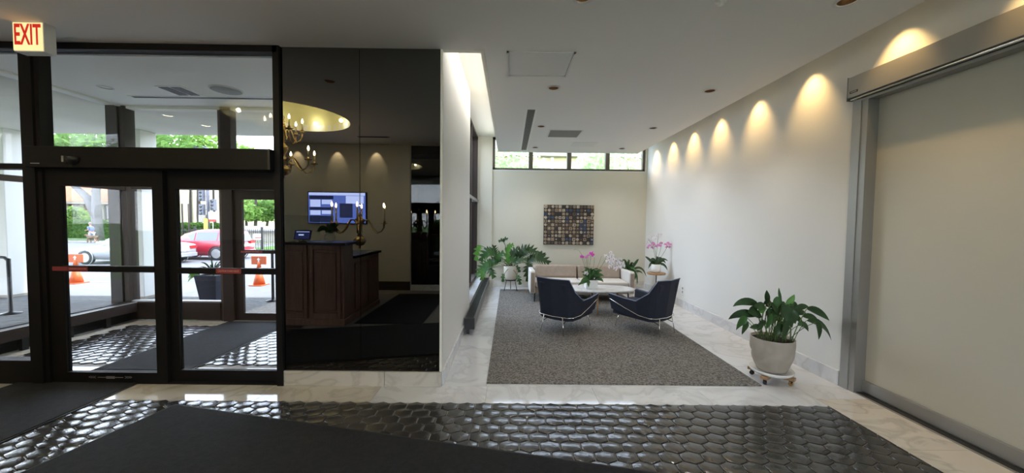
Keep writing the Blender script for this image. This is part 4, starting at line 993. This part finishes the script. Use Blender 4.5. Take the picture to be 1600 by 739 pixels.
struct(box('road_kerb', M['concrete'], -70, -.95, 8.85, 9.0, -.12, 0.0))
struct(box('road_seam', M['asphalt'], -70, -.95, 8.82, 8.85, -.01, .0015))
strip('road_slope', 'asphalt', 9.0, 16.6, -.03, GZ)
strip('road', 'asphalt', 16.6, 33, GZ, GZ)
strip('road_line', 'line', 15.2, 15.75, -.03+(GZ+.03)*(6.2/7.6)+.006, -.03+(GZ+.03)*(6.75/7.6)+.006)
struct(box('road_kerb', M['limestone'], -70, 40, 33, 33.3, GZ-.1, GZ+.12))
strip('grass_verge', 'grass', 33.3, 36.8, GZ+.12, GZ+.14, -70, 40); strip('pavement', 'concrete', 34.3, 35.3, GZ+.14, GZ+.145, -70, 40)
strip('lawn', 'grass', 36.8, 75, GZ+.13, GZ+.13, -70, 40)
ground('rear_ground', 'grass', [(-.95, 9.1, -.1), (40, 9.1, -.1), (40, 33, GZ), (-.95, 33, GZ)])
ground('far_ground', 'grass', [(-140, -60, -1.0), (140, -60, -1.0), (140, 140, -1.0), (-140, 140, -1.0)])

def column(lb, x0, x1, y0=7.08, y1=7.41):
    t = thing('column', lb, 'column', ((x0+x1)/2, (y0+y1)/2, 0)); h = (x1-x0)/2; d = (y1-y0)/2
    box('shaft', M['stucco'], -h, h, -d, d, 0, VZ, t, bevel=.01); box('base_band', M['limestone'], -h-.006, h+.006, -d-.006, d+.006, 0, .05, t)
column('square white canopy column behind the sliding door, beside the corner post', -7.45, -7.12)
column('square white canopy column at the left edge of the picture', -10.1, -9.74)

# tall dark planter
pl = thing('planter', 'tall tapered dark square planter with grassy leaves outside the vestibule', 'planter', (-5.47, 6.72, 0))
s = MB(); s.add([(-.135, -.135, 0), (.135, -.135, 0), (.135, .135, 0), (-.135, .135, 0), (-.20, -.20, .56), (.20, -.20, .56), (.20, .20, .56), (-.20, .20, .56)], [(0, 1, 5, 4), (1, 2, 6, 5), (2, 3, 7, 6), (3, 0, 4, 7), (0, 3, 2, 1)])
s.add([(-.2, -.2, .56), (.2, -.2, .56), (.2, .2, .56), (-.2, .2, .56), (-.17, -.17, .56), (.17, -.17, .56), (.17, .17, .56), (-.17, .17, .56)], [(0, 1, 5, 4), (1, 2, 6, 5), (2, 3, 7, 6), (3, 0, 4, 7)])
s.build('tub', M['navy'], pl); box('soil', M['soil'], -.18, .18, -.18, .18, .5, .53, pl)
for k in range(16):
    a = random.uniform(0, 2*PI); d = Vector((math.cos(a), math.sin(a), 0)); L = random.uniform(.1, .3); h = random.uniform(.15, .35)
    leafmesh((0, 0, .52), d*L*.4+Vector((0, 0, .52+h)), d*L+Vector((0, 0, .52+h*.9)), .03, 0, .4).build('leaf', M['leaf_d'], pl)
for k in range(5): leafmesh((-.15, -.1, .54), (-.28, -.12, .60), (-.34-random.uniform(0, .05), -.12, .42+.04*k), .07, 0, .3).build('leaf', M['leaf_b'], pl)

def cone(lb, x, y, gz):
    t = thing('traffic_cone', lb, 'cone', (x, y, gz))
    box('base', M['orange'], -.15, .15, -.15, .15, 0, .025, t, bevel=.005)
    MB().lathe([(.125, .025), (.07, .30)], n=20).build('cone_body', M['orange'], t); MB().lathe([(.07, .30), (.048, .42)], n=20).build('reflective_band', M['white'], t); MB().lathe([(.048, .42), (.03, .56), (.001, .57)], n=20).build('cone_body', M['orange'], t)
    s = box('sign_board', M['orange'], -.18, .18, -.012, .012, .50, .70, t, bevel=.02)
    MB().prism([(-.02, .56), (.02, .56), (.012, .61), (.045, .61), (0, .665), (-.045, .61), (-.012, .61)], -.0145, -.0125, 'y').build('sign_mark', M['white'], s)
cone('orange traffic cone with an orange sign board, in front of the white sedan', -10.36, 8.7, .0)
cone('orange traffic cone with a sign board, right of the dark planter near the fence', -6.0, 8.7, .0)

def post(lb, x, y, h, name='stanchion', rail=None):
    t = thing(name, lb, 'post', (x, y, 0)); MB().lathe([(.12, 0), (.12, .012), (.03, .03), (.026, .05), (.026, h), (.001, h+.01)], n=16).build('pole', M['black'], t)
    if rail: MB().tube([(0, 0, h-.03), (rail*.06, 0, h+.02), (rail*.25, 0, h+.03), (rail*1.2, .1, h)], .022, 8).build('handrail', M['black'], t)
post('black stanchion with a curved handrail beside the left canopy column', -8.13, 5.92, .90, rail=-1)
post('thin black stanchion standing outside the far vestibule door', -4.60, 7.05, .95)
t = thing('bollard', 'dark steel bollard with a yellow edge next to the left column', 'bollard', (-10.25, 7.75, 0))
box('post', M['black'], 0, .085, -.04, .04, 0, 1.35, t); box('yellow_guard', M['yellow'], -.10, .0, -.03, .03, 0, .72, t)

def foliage_mb(cent, rad, n, size, seed=0):
    rr = random.Random(seed); s = MB()
    for k in range(n):
        c_ = cent[rr.randrange(len(cent))]
        while True:
            p = Vector((rr.uniform(-1, 1), rr.uniform(-1, 1), rr.uniform(-1, 1)))
            if .35 < p.length < 1: break
        p = Vector((p.x*rad[0], p.y*rad[1], p.z*rad[2]))+Vector(c_)
        a = Vector((rr.gauss(0, 1), rr.gauss(0, 1), rr.gauss(0, .6))).normalized(); b = a.cross(Vector((rr.gauss(0, 1), rr.gauss(0, 1), rr.gauss(0, 1)))).normalized()
        q = size*rr.uniform(.6, 1.3); i = len(s.v)
        s.v += [tuple(p-a*q), tuple(p+b*q*.45), tuple(p+a*q), tuple(p-b*q*.45)]; s.face((i, i+1, i+2, i+3))
    return s
def tree(lb, x, y, gz, h, cr, n, size, leafm, barkm='barkd', seed=0, branches=(), tr=.18, cents=None, name='tree', crad=None, group=None):
    t = thing(name, lb, 'tree', (x, y, gz), 0, group)
    rr = random.Random(seed)
    MB().tube([(0, 0, 0), (rr.uniform(-.2, .2), 0, h*.3), (rr.uniform(-.3, .3), 0, h*.7), (0, 0, h)], [tr, tr*.8, tr*.5, tr*.2], 10).build('trunk', M[barkm], t)
    for b in branches: MB().tube(b[0], b[1], 8).build('branch', M[barkm], t)
    ce = cents or [(rr.uniform(-cr, cr)*.7, rr.uniform(-cr, cr)*.7, h*rr.uniform(.75, 1.1)) for k in range(7)]
    foliage_mb(ce, crad or (cr*.6, cr*.6, cr*.5), n, size, seed).build('foliage', M[leafm], t)
    return t
def px(u, Y): return (u-797)/F*Y
# big street tree at left: forked pale trunk in front of the school
X1 = px(157, 34)
tree('large tree with a forked pale trunk on the verge behind the white sedan', X1, 34.0, GZ+.1, 9.5, 4.0, 2600, .34, 'fol1', 'bark', 3,
     branches=[([(0, 0, 2.0), (-.9, 0, 4.0), (-2.2, 0, 5.2), (-3.6, 0, 5.9)], [.36, .30, .22, .12]), ([(0, 0, 2.2), (-.1, 0, 4), (.3, 0, 6)], [.34, .28, .16]), ([(-.3, 0, 4.5), (.9, 0, 5.6), (1.6, 0, 6.4)], [.2, .15, .1])], tr=.42,
     cents=[(-4, 0, 8.2), (-2, 0, 9), (0, 0, 8.4), (2, 0, 9), (4, 0, 8.6), (6, 1, 9), (-6, 0, 8.6), (-8, 1, 8.0)], crad=(2.4, 2.2, 1.6))
tree('bright green tree on the far side showing through the transom window', px(300, 44), 44, GZ, 10.5, 4, 2600, .36, 'fol2', 'barkd', 5, cents=[(-3, 0, 9.5), (0, 0, 10.5), (3, 0, 10), (5.5, 0, 9.6), (-5.5, 0, 10.4), (1, 0, 12)], crad=(2.6, 2.4, 2.0))
tree('sparse-leaved tree showing at the top right of the transom against the sky', px(400, 40), 40, GZ, 9, 4, 900, .32, 'fol1', 'barkd', 6, cents=[(-2, 0, 8.2), (2.6, 0, 8.4), (5, 0, 8), (-4, 0, 8.4)], crad=(1.9, 2, 1.5))
tree('leafy tree over the left canopy column behind the orange tiled roof', px(40, 40), 40, GZ, 9, 4, 2200, .36, 'fol1', 'barkd', 8, cents=[(-4, 0, 8.6), (-1, 0, 9.2), (2, 0, 9.4), (5, 0, 9), (8, 0, 9.5)], crad=(2.4, 2, 1.9))
for k, (u, Y, h, cr, n, mt_, lb) in enumerate([(385, 40, 4.6, 1.8, 1100, 'fol2', 'round bright tree behind the iron fence, left one'), (420, 42, 5.4, 2.2, 1300, 'fol1', 'taller round tree behind the iron fence, right one'),
        (372, 48, 5.6, 1.6, 800, 'fol1', 'slim dark tree behind the iron fence, left of the bright one'), (440, 46, 5, 2.3, 900, 'fol2', 'tree behind the iron fence partly hidden by the door frame')]):
    tree(lb, px(u, Y), Y, GZ, h*.75, cr, n, .26, mt_, 'barkd', 20+k)
tree('thin bare-stemmed tree behind the traffic signal pole', px(340, 40), 40, GZ, 9, 1.5, 260, .3, 'fol1', 'barkd', 31, tr=.16)
tree('dark twisted tree trunk behind the traffic signal heads', px(316, 42), 42, GZ, 8.5, 1.5, 200, .3, 'fol3', 'barkd', 32, tr=.28)
def hedge(lb, x0, x1, y0, y1, z0, z1, n, seed, mt_='hedge', size=.16):
    t = thing('hedge', lb, 'hedge', ((x0+x1)/2, (y0+y1)/2, z0))
    rr = random.Random(seed); s = MB(); hx, hy, hz = (x1-x0)/2, (y1-y0)/2, z1-z0
    box('twig_core', M['fol3'], -hx+.1, hx-.1, -hy+.1, hy-.1, 0, hz-.1, t)
    for k in range(n):
        f_ = rr.random(); p = Vector((rr.uniform(-hx, hx), -hy+rr.uniform(-.06, .06), rr.uniform(0, hz))) if f_ < .6 else Vector((rr.uniform(-hx, hx), rr.uniform(-hy, hy), hz+rr.uniform(-.08, .08)))
        a = Vector((rr.gauss(0, 1), rr.gauss(0, 1), rr.gauss(0, 1))).normalized(); b = a.orthogonal().normalized(); q = size*rr.uniform(.6, 1.2); i = len(s.v)
        s.v += [tuple(p-a*q), tuple(p+b*q*.5), tuple(p+a*q), tuple(p-b*q*.5)]; s.face((i, i+1, i+2, i+3))
    s.build('foliage', M[mt_], t)
hedge('long clipped green hedge in front of the orange-roofed brick school', px(-30, 37), px(205, 37), 36.5, 37.6, GZ+.13, 1.15, 4200, 1)
hedge('green hedge behind the red suv below the tall netting posts', px(262, 38), px(352, 38), 37.5, 38.6, GZ+.13, .95, 1800, 2)
sh = thing('shrub', 'large round bush standing above the clipped hedge', 'shrub', (px(123, 38.5), 38.5, GZ+.13))
foliage_mb([(0, 0, 2.1), (-.7, 0, 1.7), (.7, 0, 1.7), (0, 0, 1.2)], (1.0, 1.0, 1.2), 2600, .13, 4).build('foliage', M['fol2'], sh); MB().tube([(0, 0, 0), (0, 0, 1.6)], .08, 6).build('trunk', M['barkd'], sh)
foliage_mb([(0, 0, 1.9)], (.8, .8, 1.0), 500, .3, 4).build('inner_foliage', M['fol3'], sh)

# brick school with orange tile roof
SY0 = 43
sc_ = thing('school_building', 'low brick building with a wide orange tiled roof across the street', 'building', (0, SY0, GZ))
xa, xb = px(-60, SY0), px(186, SY0)
box('wall', M['brick'], xa, xb, 0, 3.4, 0, 3.9, sc_); box('sill_course', M['limestone'], xa, xb, -.16, 0, 1.25, 1.45, sc_); box('lower_wall', M['brick'], xa, xb, -.1, 0, 0, 1.25, sc_)
box('fascia', M['limestone'], xa-.4, xb+.4, -1.0, .1, 3.75, 4.02, sc_)
MB().prism([(-1.05, 4.0), (3.4, 6.6), (4.2, 6.6), (4.2, 4.0)], xa-.5, xb+.5, 'x').build('roof', M['rooft'], sc_)
x = xa+1.0; k = 0
while x < xb-1:
    box('window', M['win_dark'], x, x+1.3, -.03, 0, 1.5, 3.6, sc_); box('pilaster', M['limestone'], x-.45, x-.02, -.18, 0, 1.3, 3.75, sc_); box('pilaster', M['limestone'], x+1.32, x+1.75, -.18, 0, 1.3, 3.75, sc_)
    x += 4.1; k += 1
# beige building right of it
bb_ = thing('beige_building', 'tall plain beige building beyond the street with a red ring sign', 'building', (0, 58, GZ))
bx0, bx1 = px(150, 58), px(520, 58)
box('wall', M['beige_wall'], bx0, bx1, 0, 10, 0, 8.6, bb_); box('parapet', M['limestone'], bx0-.1, bx1+.1, -.15, .3, 8.5, 8.9, bb_); box('plinth', M['limestone'], bx0, bx1, -.1, 0, 0, 1.0, bb_)
for k in range(4): box('downpipe', M['limestone'], bx0+3.5+k*6, bx0+3.8+k*6, -.2, 0, 0, 8.5, bb_)
c_ = at(258, 320, 57.8)
MB().tube([(c_.x+1.9*math.cos(a), -.15, c_.z-GZ+1.9*math.sin(a)) for a in [2*PI*k/32 for k in range(33)]], .22, 8).build('ring_sign', M['ring'], bb_)
# netting posts
for k, u in enumerate((275, 288, 298)):
    Y = 36.9; t = tag(MB().tube([(px(u, Y), Y, GZ), (px(u, Y), Y, 3.0)], .075, 8).build('net_post', M['barkd']), ['dark netting post behind the hedge, leftmost of three', 'dark netting post behind the hedge, middle of three', 'dark netting post behind the hedge, rightmost of three'][k], 'post', 'dark netting posts')
# traffic signal
Y = 36; X = px(328, Y); ts = thing('traffic_signal', 'dark traffic signal pole with signal heads and a side box', 'traffic light', (X, Y, GZ))
MB().tube([(0, 0, 0), (0, 0, 9.2)], .13, 10).build('pole', M['slate'], ts); MB().tube([(0, 0, 9.1), (-.5, 0, 9.3), (-1.2, 0, 9.25)], .07, 8).build('lamp_arm', M['slate'], ts); box('street_lamp_head', M['slate'], -1.6, -.9, -.15, .15, 9.12, 9.3, ts)
for (dx, z) in ((-.55, 3.1), (-.55, 4.5), (.55, 3.6)):
    hd_ = box('signal_head', M['slate'], dx-.22, dx+.22, -.2, .15, z-.55, z+.55, ts, bevel=.03)
    for j in range(3): MB().lathe([(.14, -.02), (.001, -.03)], n=12, T=Matrix.Translation((dx, -.2, z+.35-.35*j)) @ Matrix.Rotation(-PI/2, 4, 'X')).build('signal_lens', M['win_dark'], hd_)
MB().box(-.6, .6, -.03, .03, 3.1, 3.18).box(-.6, .2, -.03, .03, 4.4, 4.48).build('bracket', M['slate'], ts); box('control_box', M['limestone'], -.75, -.1, -.25, .2, 1.9, 2.6, ts)
t = thing('yellow_post', 'short yellow post in front of the traffic signal pole', 'post', (px(324, 35.6), 35.6, GZ)); MB().tube([(0, 0, 0), (0, 0, 2.2)], .16, 10).build('post', M['yellow'], t); MB().lathe([(.17, 2.2), (.12, 2.26), (.001, 2.28)], n=10).build('cap', M['yellow'], t)
t = thing('street_sign', 'white and red street sign right of the signal pole', 'sign', (px(335, 35.5), 35.5, GZ)); MB().tube([(0, 0, 0), (0, 0, 3.0)], .04, 8).build('pole', M['alum'], t); box('sign_plate', M['white'], -.35, .35, -.06, -.03, 2.2, 2.9, t); box('sign_band', M['ring'], -.35, .35, -.07, -.06, 1.95, 2.2, t)
# iron fence at right
Y = 24.5; fx0, fx1 = px(255, Y), px(445, Y)
fe = thing('iron_fence', 'black iron picket fence in front of the lawn beyond the road', 'fence', (0, Y, GZ))
for z in (.2, 1.45): box('rail', M['black'], fx0, fx1, -.02, .02, z, z+.05, fe)
x = fx0; n = 0
while x < fx1:
    if n % 16 == 0: box('fence_post', M['black'], x-.05, x+.05, -.05, .05, 0, 1.75, fe)
    else: MB().box(x-.012, x+.012, -.012, .012, .05, 1.6).build('picket', M['black'], fe)
    x += .14; n += 1
strip('grass_verge', 'grass', 24.7, 32.9, GZ+.05, GZ+.06, px(345, 24.7), px(470, 24.7))
t = thing('park_sign', 'small white notice fixed to the iron fence', 'sign', (px(403, 24.4), 24.475, GZ+1.0)); box('plate', M['white'], -.28, .28, -.01, .01, -.1, .3, t); box('text_band', M['ring'], -.2, .2, -.014, -.01, .0, .06, t)
bt = thing('long_low_shed', 'long pale low shed roof behind the iron fence', 'shed', (px(408, 34), 34, GZ)); box('wall', M['limestone'], -2.4, 2.8, 0, 2, 0, 1.1, bt); MB().prism([(-.3, 1.1), (1, 1.6), (2.3, 1.1)], -2.6, 3.0, 'x').build('roof', M['concrete'], bt)

# cars
def car(lb, x_rear, y_near, gz, L, Wd, H, paint, suv):
    """length runs along -X: rear at x_rear, nose further left"""
    t = thing('car', lb, 'car', (x_rear, y_near+Wd/2, gz)); hw = Wd/2
    if suv: st_ = [(0, .35, .62, .80, .66, 1.10), (.08, .30, .95, 1.12, .80, 1.30), (.35, .26, 1.0, 1.60, .84, 1.35), (1.1, .24, 1.0, 1.68, .86, 1.4), (2.2, .24, 1.0, 1.66, .86, 1.4), (2.9, .24, 1.02, 1.45, .85, 1.4), (3.35, .24, 1.04, 1.08, .84, 1.4), (4.1, .26, .98, 1.0, .82, 1.4), (4.45, .32, .75, .80, .74, 1.3), (4.55, .38, .55, .6, .66, 1.2)]
    else: st_ = [(0, .40, .62, .66, .70, 1.2), (.08, .30, .92, .94, .84, 1.3), (.55, .26, 1.0, 1.02, .88, 1.35), (.95, .24, 1.0, 1.10, .89, 1.4), (1.55, .23, .97, 1.42, .90, 1.4), (2.4, .23, .94, 1.46, .90, 1.4), (2.9, .23, .92, 1.36, .90, 1.4), (3.5, .24, .90, .95, .90, 1.4), (4.3, .26, .78, .80, .87, 1.35), (4.75, .32, .62, .64, .78, 1.25), (4.85, .40, .50, .52, .68, 1.2)]
    sc = L/st_[-1][0]; s = MB(); s.smooth = True; n = len(st_)
    for (x, zb, zm, zr, w_, _) in st_:
        w_ *= hw/.9; cab = zr-zm > .1; wr = w_*.74 if cab else w_*.9
        s.v += [(-x*sc, -w_*.92, zb), (-x*sc, -w_, zb+(zm-zb)*.45), (-x*sc, -w_*.97, zm), (-x*sc, -wr, zr-.03 if cab else zm+.02), (-x*sc, 0, zr+.02),
                (-x*sc, wr, zr-.03 if cab else zm+.02), (-x*sc, w_*.97, zm), (-x*sc, w_, zb+(zm-zb)*.45), (-x*sc, w_*.92, zb)]
    for i in range(n-1):
        for k in range(9): s.face((i*9+k, i*9+(k+1) % 9, (i+1)*9+(k+1) % 9, (i+1)*9+k))
    s.face(range(9)); s.face([(n-1)*9+k for k in range(9)]); s.build('body', M[paint], t)
    # side glass, windscreens slightly proud
    def P(i, f_, side):   # i fractional station
        a = st_[int(i)]; b = st_[min(int(i)+1, n-1)]; q = i-int(i); v_ = [a[j]+(b[j]-a[j])*q for j in range(5)]
        w_ = v_[4]*hw/.9; zm, zr = v_[2], v_[3]; return (-v_[0]*sc, side*((w_*.97)*(1-f_)+w_*.74*f_+.012), zm*(1-f_)+(zr-.03)*f_)
    rng = (1.6, 4.0, 5.6) if suv else (3.35, 4.75, 6.5)
    for side in (-1, 1):
        for a, b in ((rng[0], (rng[0]+rng[1])/2-.05), ((rng[0]+rng[1])/2+.05, rng[1]-.05), (rng[1]+.05, rng[2])):
            MB().add([P(a, .12, side), P(b, .12, side), P(b, .86, side), P(a, .86, side)], [(0, 1, 2, 3)]).build('side_window', M['carglass'], t)
    if suv: MB().add([(.02, -hw*.6, 1.02), (.02, hw*.6, 1.02), (-.16, hw*.5, 1.42), (-.16, -hw*.5, 1.42)], [(0, 1, 2, 3)]).build('rear_window', M['carglass'], t)
    else: MB().add([(-.98*sc, -hw*.62, 1.08), (-.98*sc, hw*.62, 1.08), (-1.5*sc, hw*.6, 1.42), (-1.5*sc, -hw*.6, 1.42)], [(0, 1, 2, 3)]).build('rear_window', M['carglass'], t)
    box('number_plate', M['white'], .015, .03, -.26, .26, .62 if not suv else .72, .74 if not suv else .86, t)
    for s_ in (-1, 1): box('tail_light', M['tail'], -.06, .025, s_*hw*.62-.17, s_*hw*.62+.17, .74 if not suv else .88, .88 if not suv else 1.06, t)
    box('bumper', M[paint], -.15, .05, -hw*.85, hw*.85, .32, .52, t, bevel=.03)
    wr_ = .33 if not suv else .37
    for wx in (.95*sc, (3.95 if not suv else 3.65)*sc):
        for s_ in (-1, 1):
            T = Matrix.Translation((-wx, s_*(hw-.09), wr_)) @ Matrix.Rotation(PI/2, 4, 'X')
            wh = MB().lathe([(wr_*.7, -.11), (wr_*.97, -.10), (wr_, 0), (wr_*.97, .10), (wr_*.7, .11)], n=24, T=T).build('wheel', M['tyre'], t)
            h_ = MB().lathe([(wr_*.68, -.115), (wr_*.68, .115)], n=20, T=T)
            for k in range(5):
                a = 2*PI*k/5
                for off in (-.118, .118): h_.add([(wr_*.1*math.cos(a-1), wr_*.1*math.sin(a-1), off), (wr_*.62*math.cos(a-.16), wr_*.62*math.sin(a-.16), off), (wr_*.62*math.cos(a+.16), wr_*.62*math.sin(a+.16), off), (wr_*.1*math.cos(a+1), wr_*.1*math.sin(a+1), off)], [(0, 1, 2, 3)], T)
            h_.build('rim', M['alum'], wh)
            MB().lathe([(wr_*1.1, -.02), (wr_*1.18, -.02), (wr_*1.18, .02), (wr_*1.1, .02)], n=24, cap=False, T=Matrix.Translation((-wx, s_*(hw+.0), wr_)) @ Matrix.Rotation(PI/2, 4, 'X')).build('wheel_arch', M['tyre' if suv else paint], t)
    for s_ in (-1, 1): box('wing_mirror', M[paint], -(2.95 if suv else 3.15)*sc-.08, -(2.95 if suv else 3.15)*sc+.06, s_*(hw+.08)-.09, s_*(hw+.08)+.09, .98, 1.12, t, bevel=.03)
    return t
car('silver white sedan parked across the street, its nose to the left', -16.55, 17.6, GZ, 4.85, 1.8, 1.45, 'carw', False)
car('red suv parked behind the silver white sedan, its rear toward the right', -15.1, 19.9, GZ, 4.5, 1.85, 1.68, 'carr', True)

# person walking a dog
def skin(name, nodes, edges, mt_, parent, sub=2):
    me = bpy.data.meshes.new(name); me.from_pydata([n_[0] for n_ in nodes], edges, []); o = bpy.data.objects.new(name, me); C.objects.link(o)
    o.modifiers.new('skin', 'SKIN'); sv = me.skin_vertices[0].data if me.skin_vertices else None
    if sv is None:
        bm = bmesh.new(); bm.from_mesh(me); bm.verts.layers.skin.verify(); bm.to_mesh(me); bm.free(); sv = me.skin_vertices[0].data
    for i, n_ in enumerate(nodes):
        r = n_[1]; sv[i].radius = (r, r) if not hasattr(r, '__len__') else r
        sv[i].use_root = (i == 0)
    d = o.modifiers.new('sub', 'SUBSURF'); d.levels = sub; d.render_levels = sub
    me.materials.append(M[mt_]); 
    if parent: o.parent = parent
    return o
PXY = (px(147, 32.2), 32.2)
pe = thing('person', 'person in a blue top and pale shorts walking left along the far kerb', 'person', (PXY[0], PXY[1], GZ))
nd = [((0, 0, .95), (.15, .12)), ((-.02, 0, 1.15), (.15, .12)), ((-.06, 0, 1.38), (.17, .12)), ((-.08, 0, 1.50), .055), ((-.11, 0, 1.60), .085), ((-.12, 0, 1.70), .09),
      ((-.05, -.19, 1.40), .055), ((-.02, -.24, 1.15), .045), ((-.26, -.22, 1.10), .035), ((-.34, -.21, 1.12), .03), ((-.06, .19, 1.40), .055), ((.0, .24, 1.14), .045), ((-.22, .22, 1.05), .035), ((-.30, .22, 1.05), .03),
      ((0, -.10, .86), .095), ((-.16, -.10, .48), .06), ((-.22, -.10, .09), .04), ((-.34, -.10, .045), .035), ((.02, .10, .86), .095), ((.05, .10, .48), .06), ((.20, .10, .12), .04), ((.12, .10, .045), .035)]
ed = [(0, 1), (1, 2), (2, 3), (3, 4), (4, 5), (2, 6), (6, 7), (7, 8), (8, 9), (2, 10), (10, 11), (11, 12), (12, 13), (0, 14), (14, 15), (15, 16), (16, 17), (0, 18), (18, 19), (19, 20), (20, 21)]
skin('body', nd, ed, 'skin', pe)
skin('shirt', [((0, 0, .97), (.18, .15)), ((-.02, 0, 1.16), (.185, .15)), ((-.06, 0, 1.38), (.195, .145)), ((-.05, -.20, 1.40), .08), ((-.03, -.235, 1.24), .07), ((-.06, .20, 1.40), .08), ((-.02, .235, 1.24), .07)], [(0, 1), (1, 2), (2, 3), (3, 4), (2, 5), (5, 6)], 'shirt', pe)
skin('shorts', [((0, 0, .94), (.175, .145)), ((0, -.10, .84), .12), ((-.08, -.10, .60), .10), ((.02, .10, .84), .12), ((.04, .10, .60), .10)], [(0, 1), (1, 2), (0, 3), (3, 4)], 'shorts', pe)
MB().lathe([(.102, 0), (.11, .04), (.085, .10), (.001, .13)], (-.11, 0, 1.68), 14).build('hair', M['hair'], pe)
dg_ = thing('dog', 'tan and dark dog walking beside the person on the kerb', 'dog', (PXY[0]+.62, PXY[1]-.45, GZ))
nd = [((0, 0, .52), (.13, .15)), ((-.30, 0, .50), (.14, .17)), ((.32, 0, .55), (.12, .13)), ((-.45, 0, .62), .09), ((-.58, 0, .72), .085), ((-.74, 0, .68), .045),
      ((-.36, -.09, .34), .045), ((-.40, -.09, .18), .03), ((-.38, -.09, .03), .03), ((-.32, .09, .34), .045), ((-.28, .09, .18), .03), ((-.30, .09, .03), .03),
      ((.34, -.09, .38), .06), ((.44, -.09, .20), .03), ((.42, -.09, .03), .03), ((.32, .09, .38), .06), ((.36, .09, .20), .03), ((.28, .09, .03), .03), ((.48, 0, .62), .03), ((.62, 0, .74), .02)]
skin('body', nd, [(0, 1), (0, 2), (1, 3), (3, 4), (4, 5), (1, 6), (6, 7), (7, 8), (1, 9), (9, 10), (10, 11), (2, 12), (12, 13), (13, 14), (2, 15), (15, 16), (16, 17), (2, 18), (18, 19)], 'fur', dg_)
for s_ in (-1, 1): MB().add([(-.56, s_*.06, .77), (-.52, s_*.03, .79), (-.55, s_*.08, .70), (-.57, s_*.045, .86)], [(0, 1, 3), (0, 3, 2), (1, 2, 3)]).build('ear', M['fur'], dg_)

# trees and a house seen through the clerestory
tree('tree filling the leftmost clerestory pane', .4, 15.5, -.1, 3.9, 2.2, 1400, .12, 'fol4', 'barkd', 41, cents=[(-.6, 0, 4.2), (.1, 0, 4.0), (-1.4, 0, 4.1), (-1.9, 0, 4.4)], crad=(1.1, 1.0, .75))
tree('small tree at the third clerestory pane', 3.3, 16.5, -.1, 3.9, 1.5, 800, .12, 'fol4', 'barkd', 42, cents=[(.2, 0, 4.0), (.9, 0, 4.3), (.5, 0, 4.4)], crad=(.8, .8, .8))
tree('spreading tree filling the rightmost clerestory pane', 5.6, 17.5, -.1, 4.4, 2.2, 1200, .10, 'fol4', 'barkd', 43, cents=[(-.4, 0, 4.3), (.6, 0, 4.6), (1.5, 0, 4.4)], crad=(1.1, 1.1, .9))
hs = thing('house', 'beige house with banded eaves seen through the clerestory', 'house', (0, 24, -.4))
box('wall', M['beige_wall'], -2, 12, 0, 6, 0, 6.4, hs); box('eave', M['limestone'], -2.3, 12.3, -.7, 0, 6.2, 6.5, hs); box('string_course', M['limestone'], -2, 12, -.12, 0, 5.1, 5.3, hs)
MB().prism([(-.8, 6.5), (3, 8.2), (6.8, 6.5)], -2.4, 12.4, 'x').build('roof', M['concrete'], hs); box('downpipe', M['white'], 2.6, 2.8, -.2, 0, 0, 6.2, hs)
# planting outside the left windows
hedge('evergreen planting outside the left window wall', -4.2, -2.9, 9.5, 12.5, -.1, 1.5, 2600, 9, 'fol1', .12)
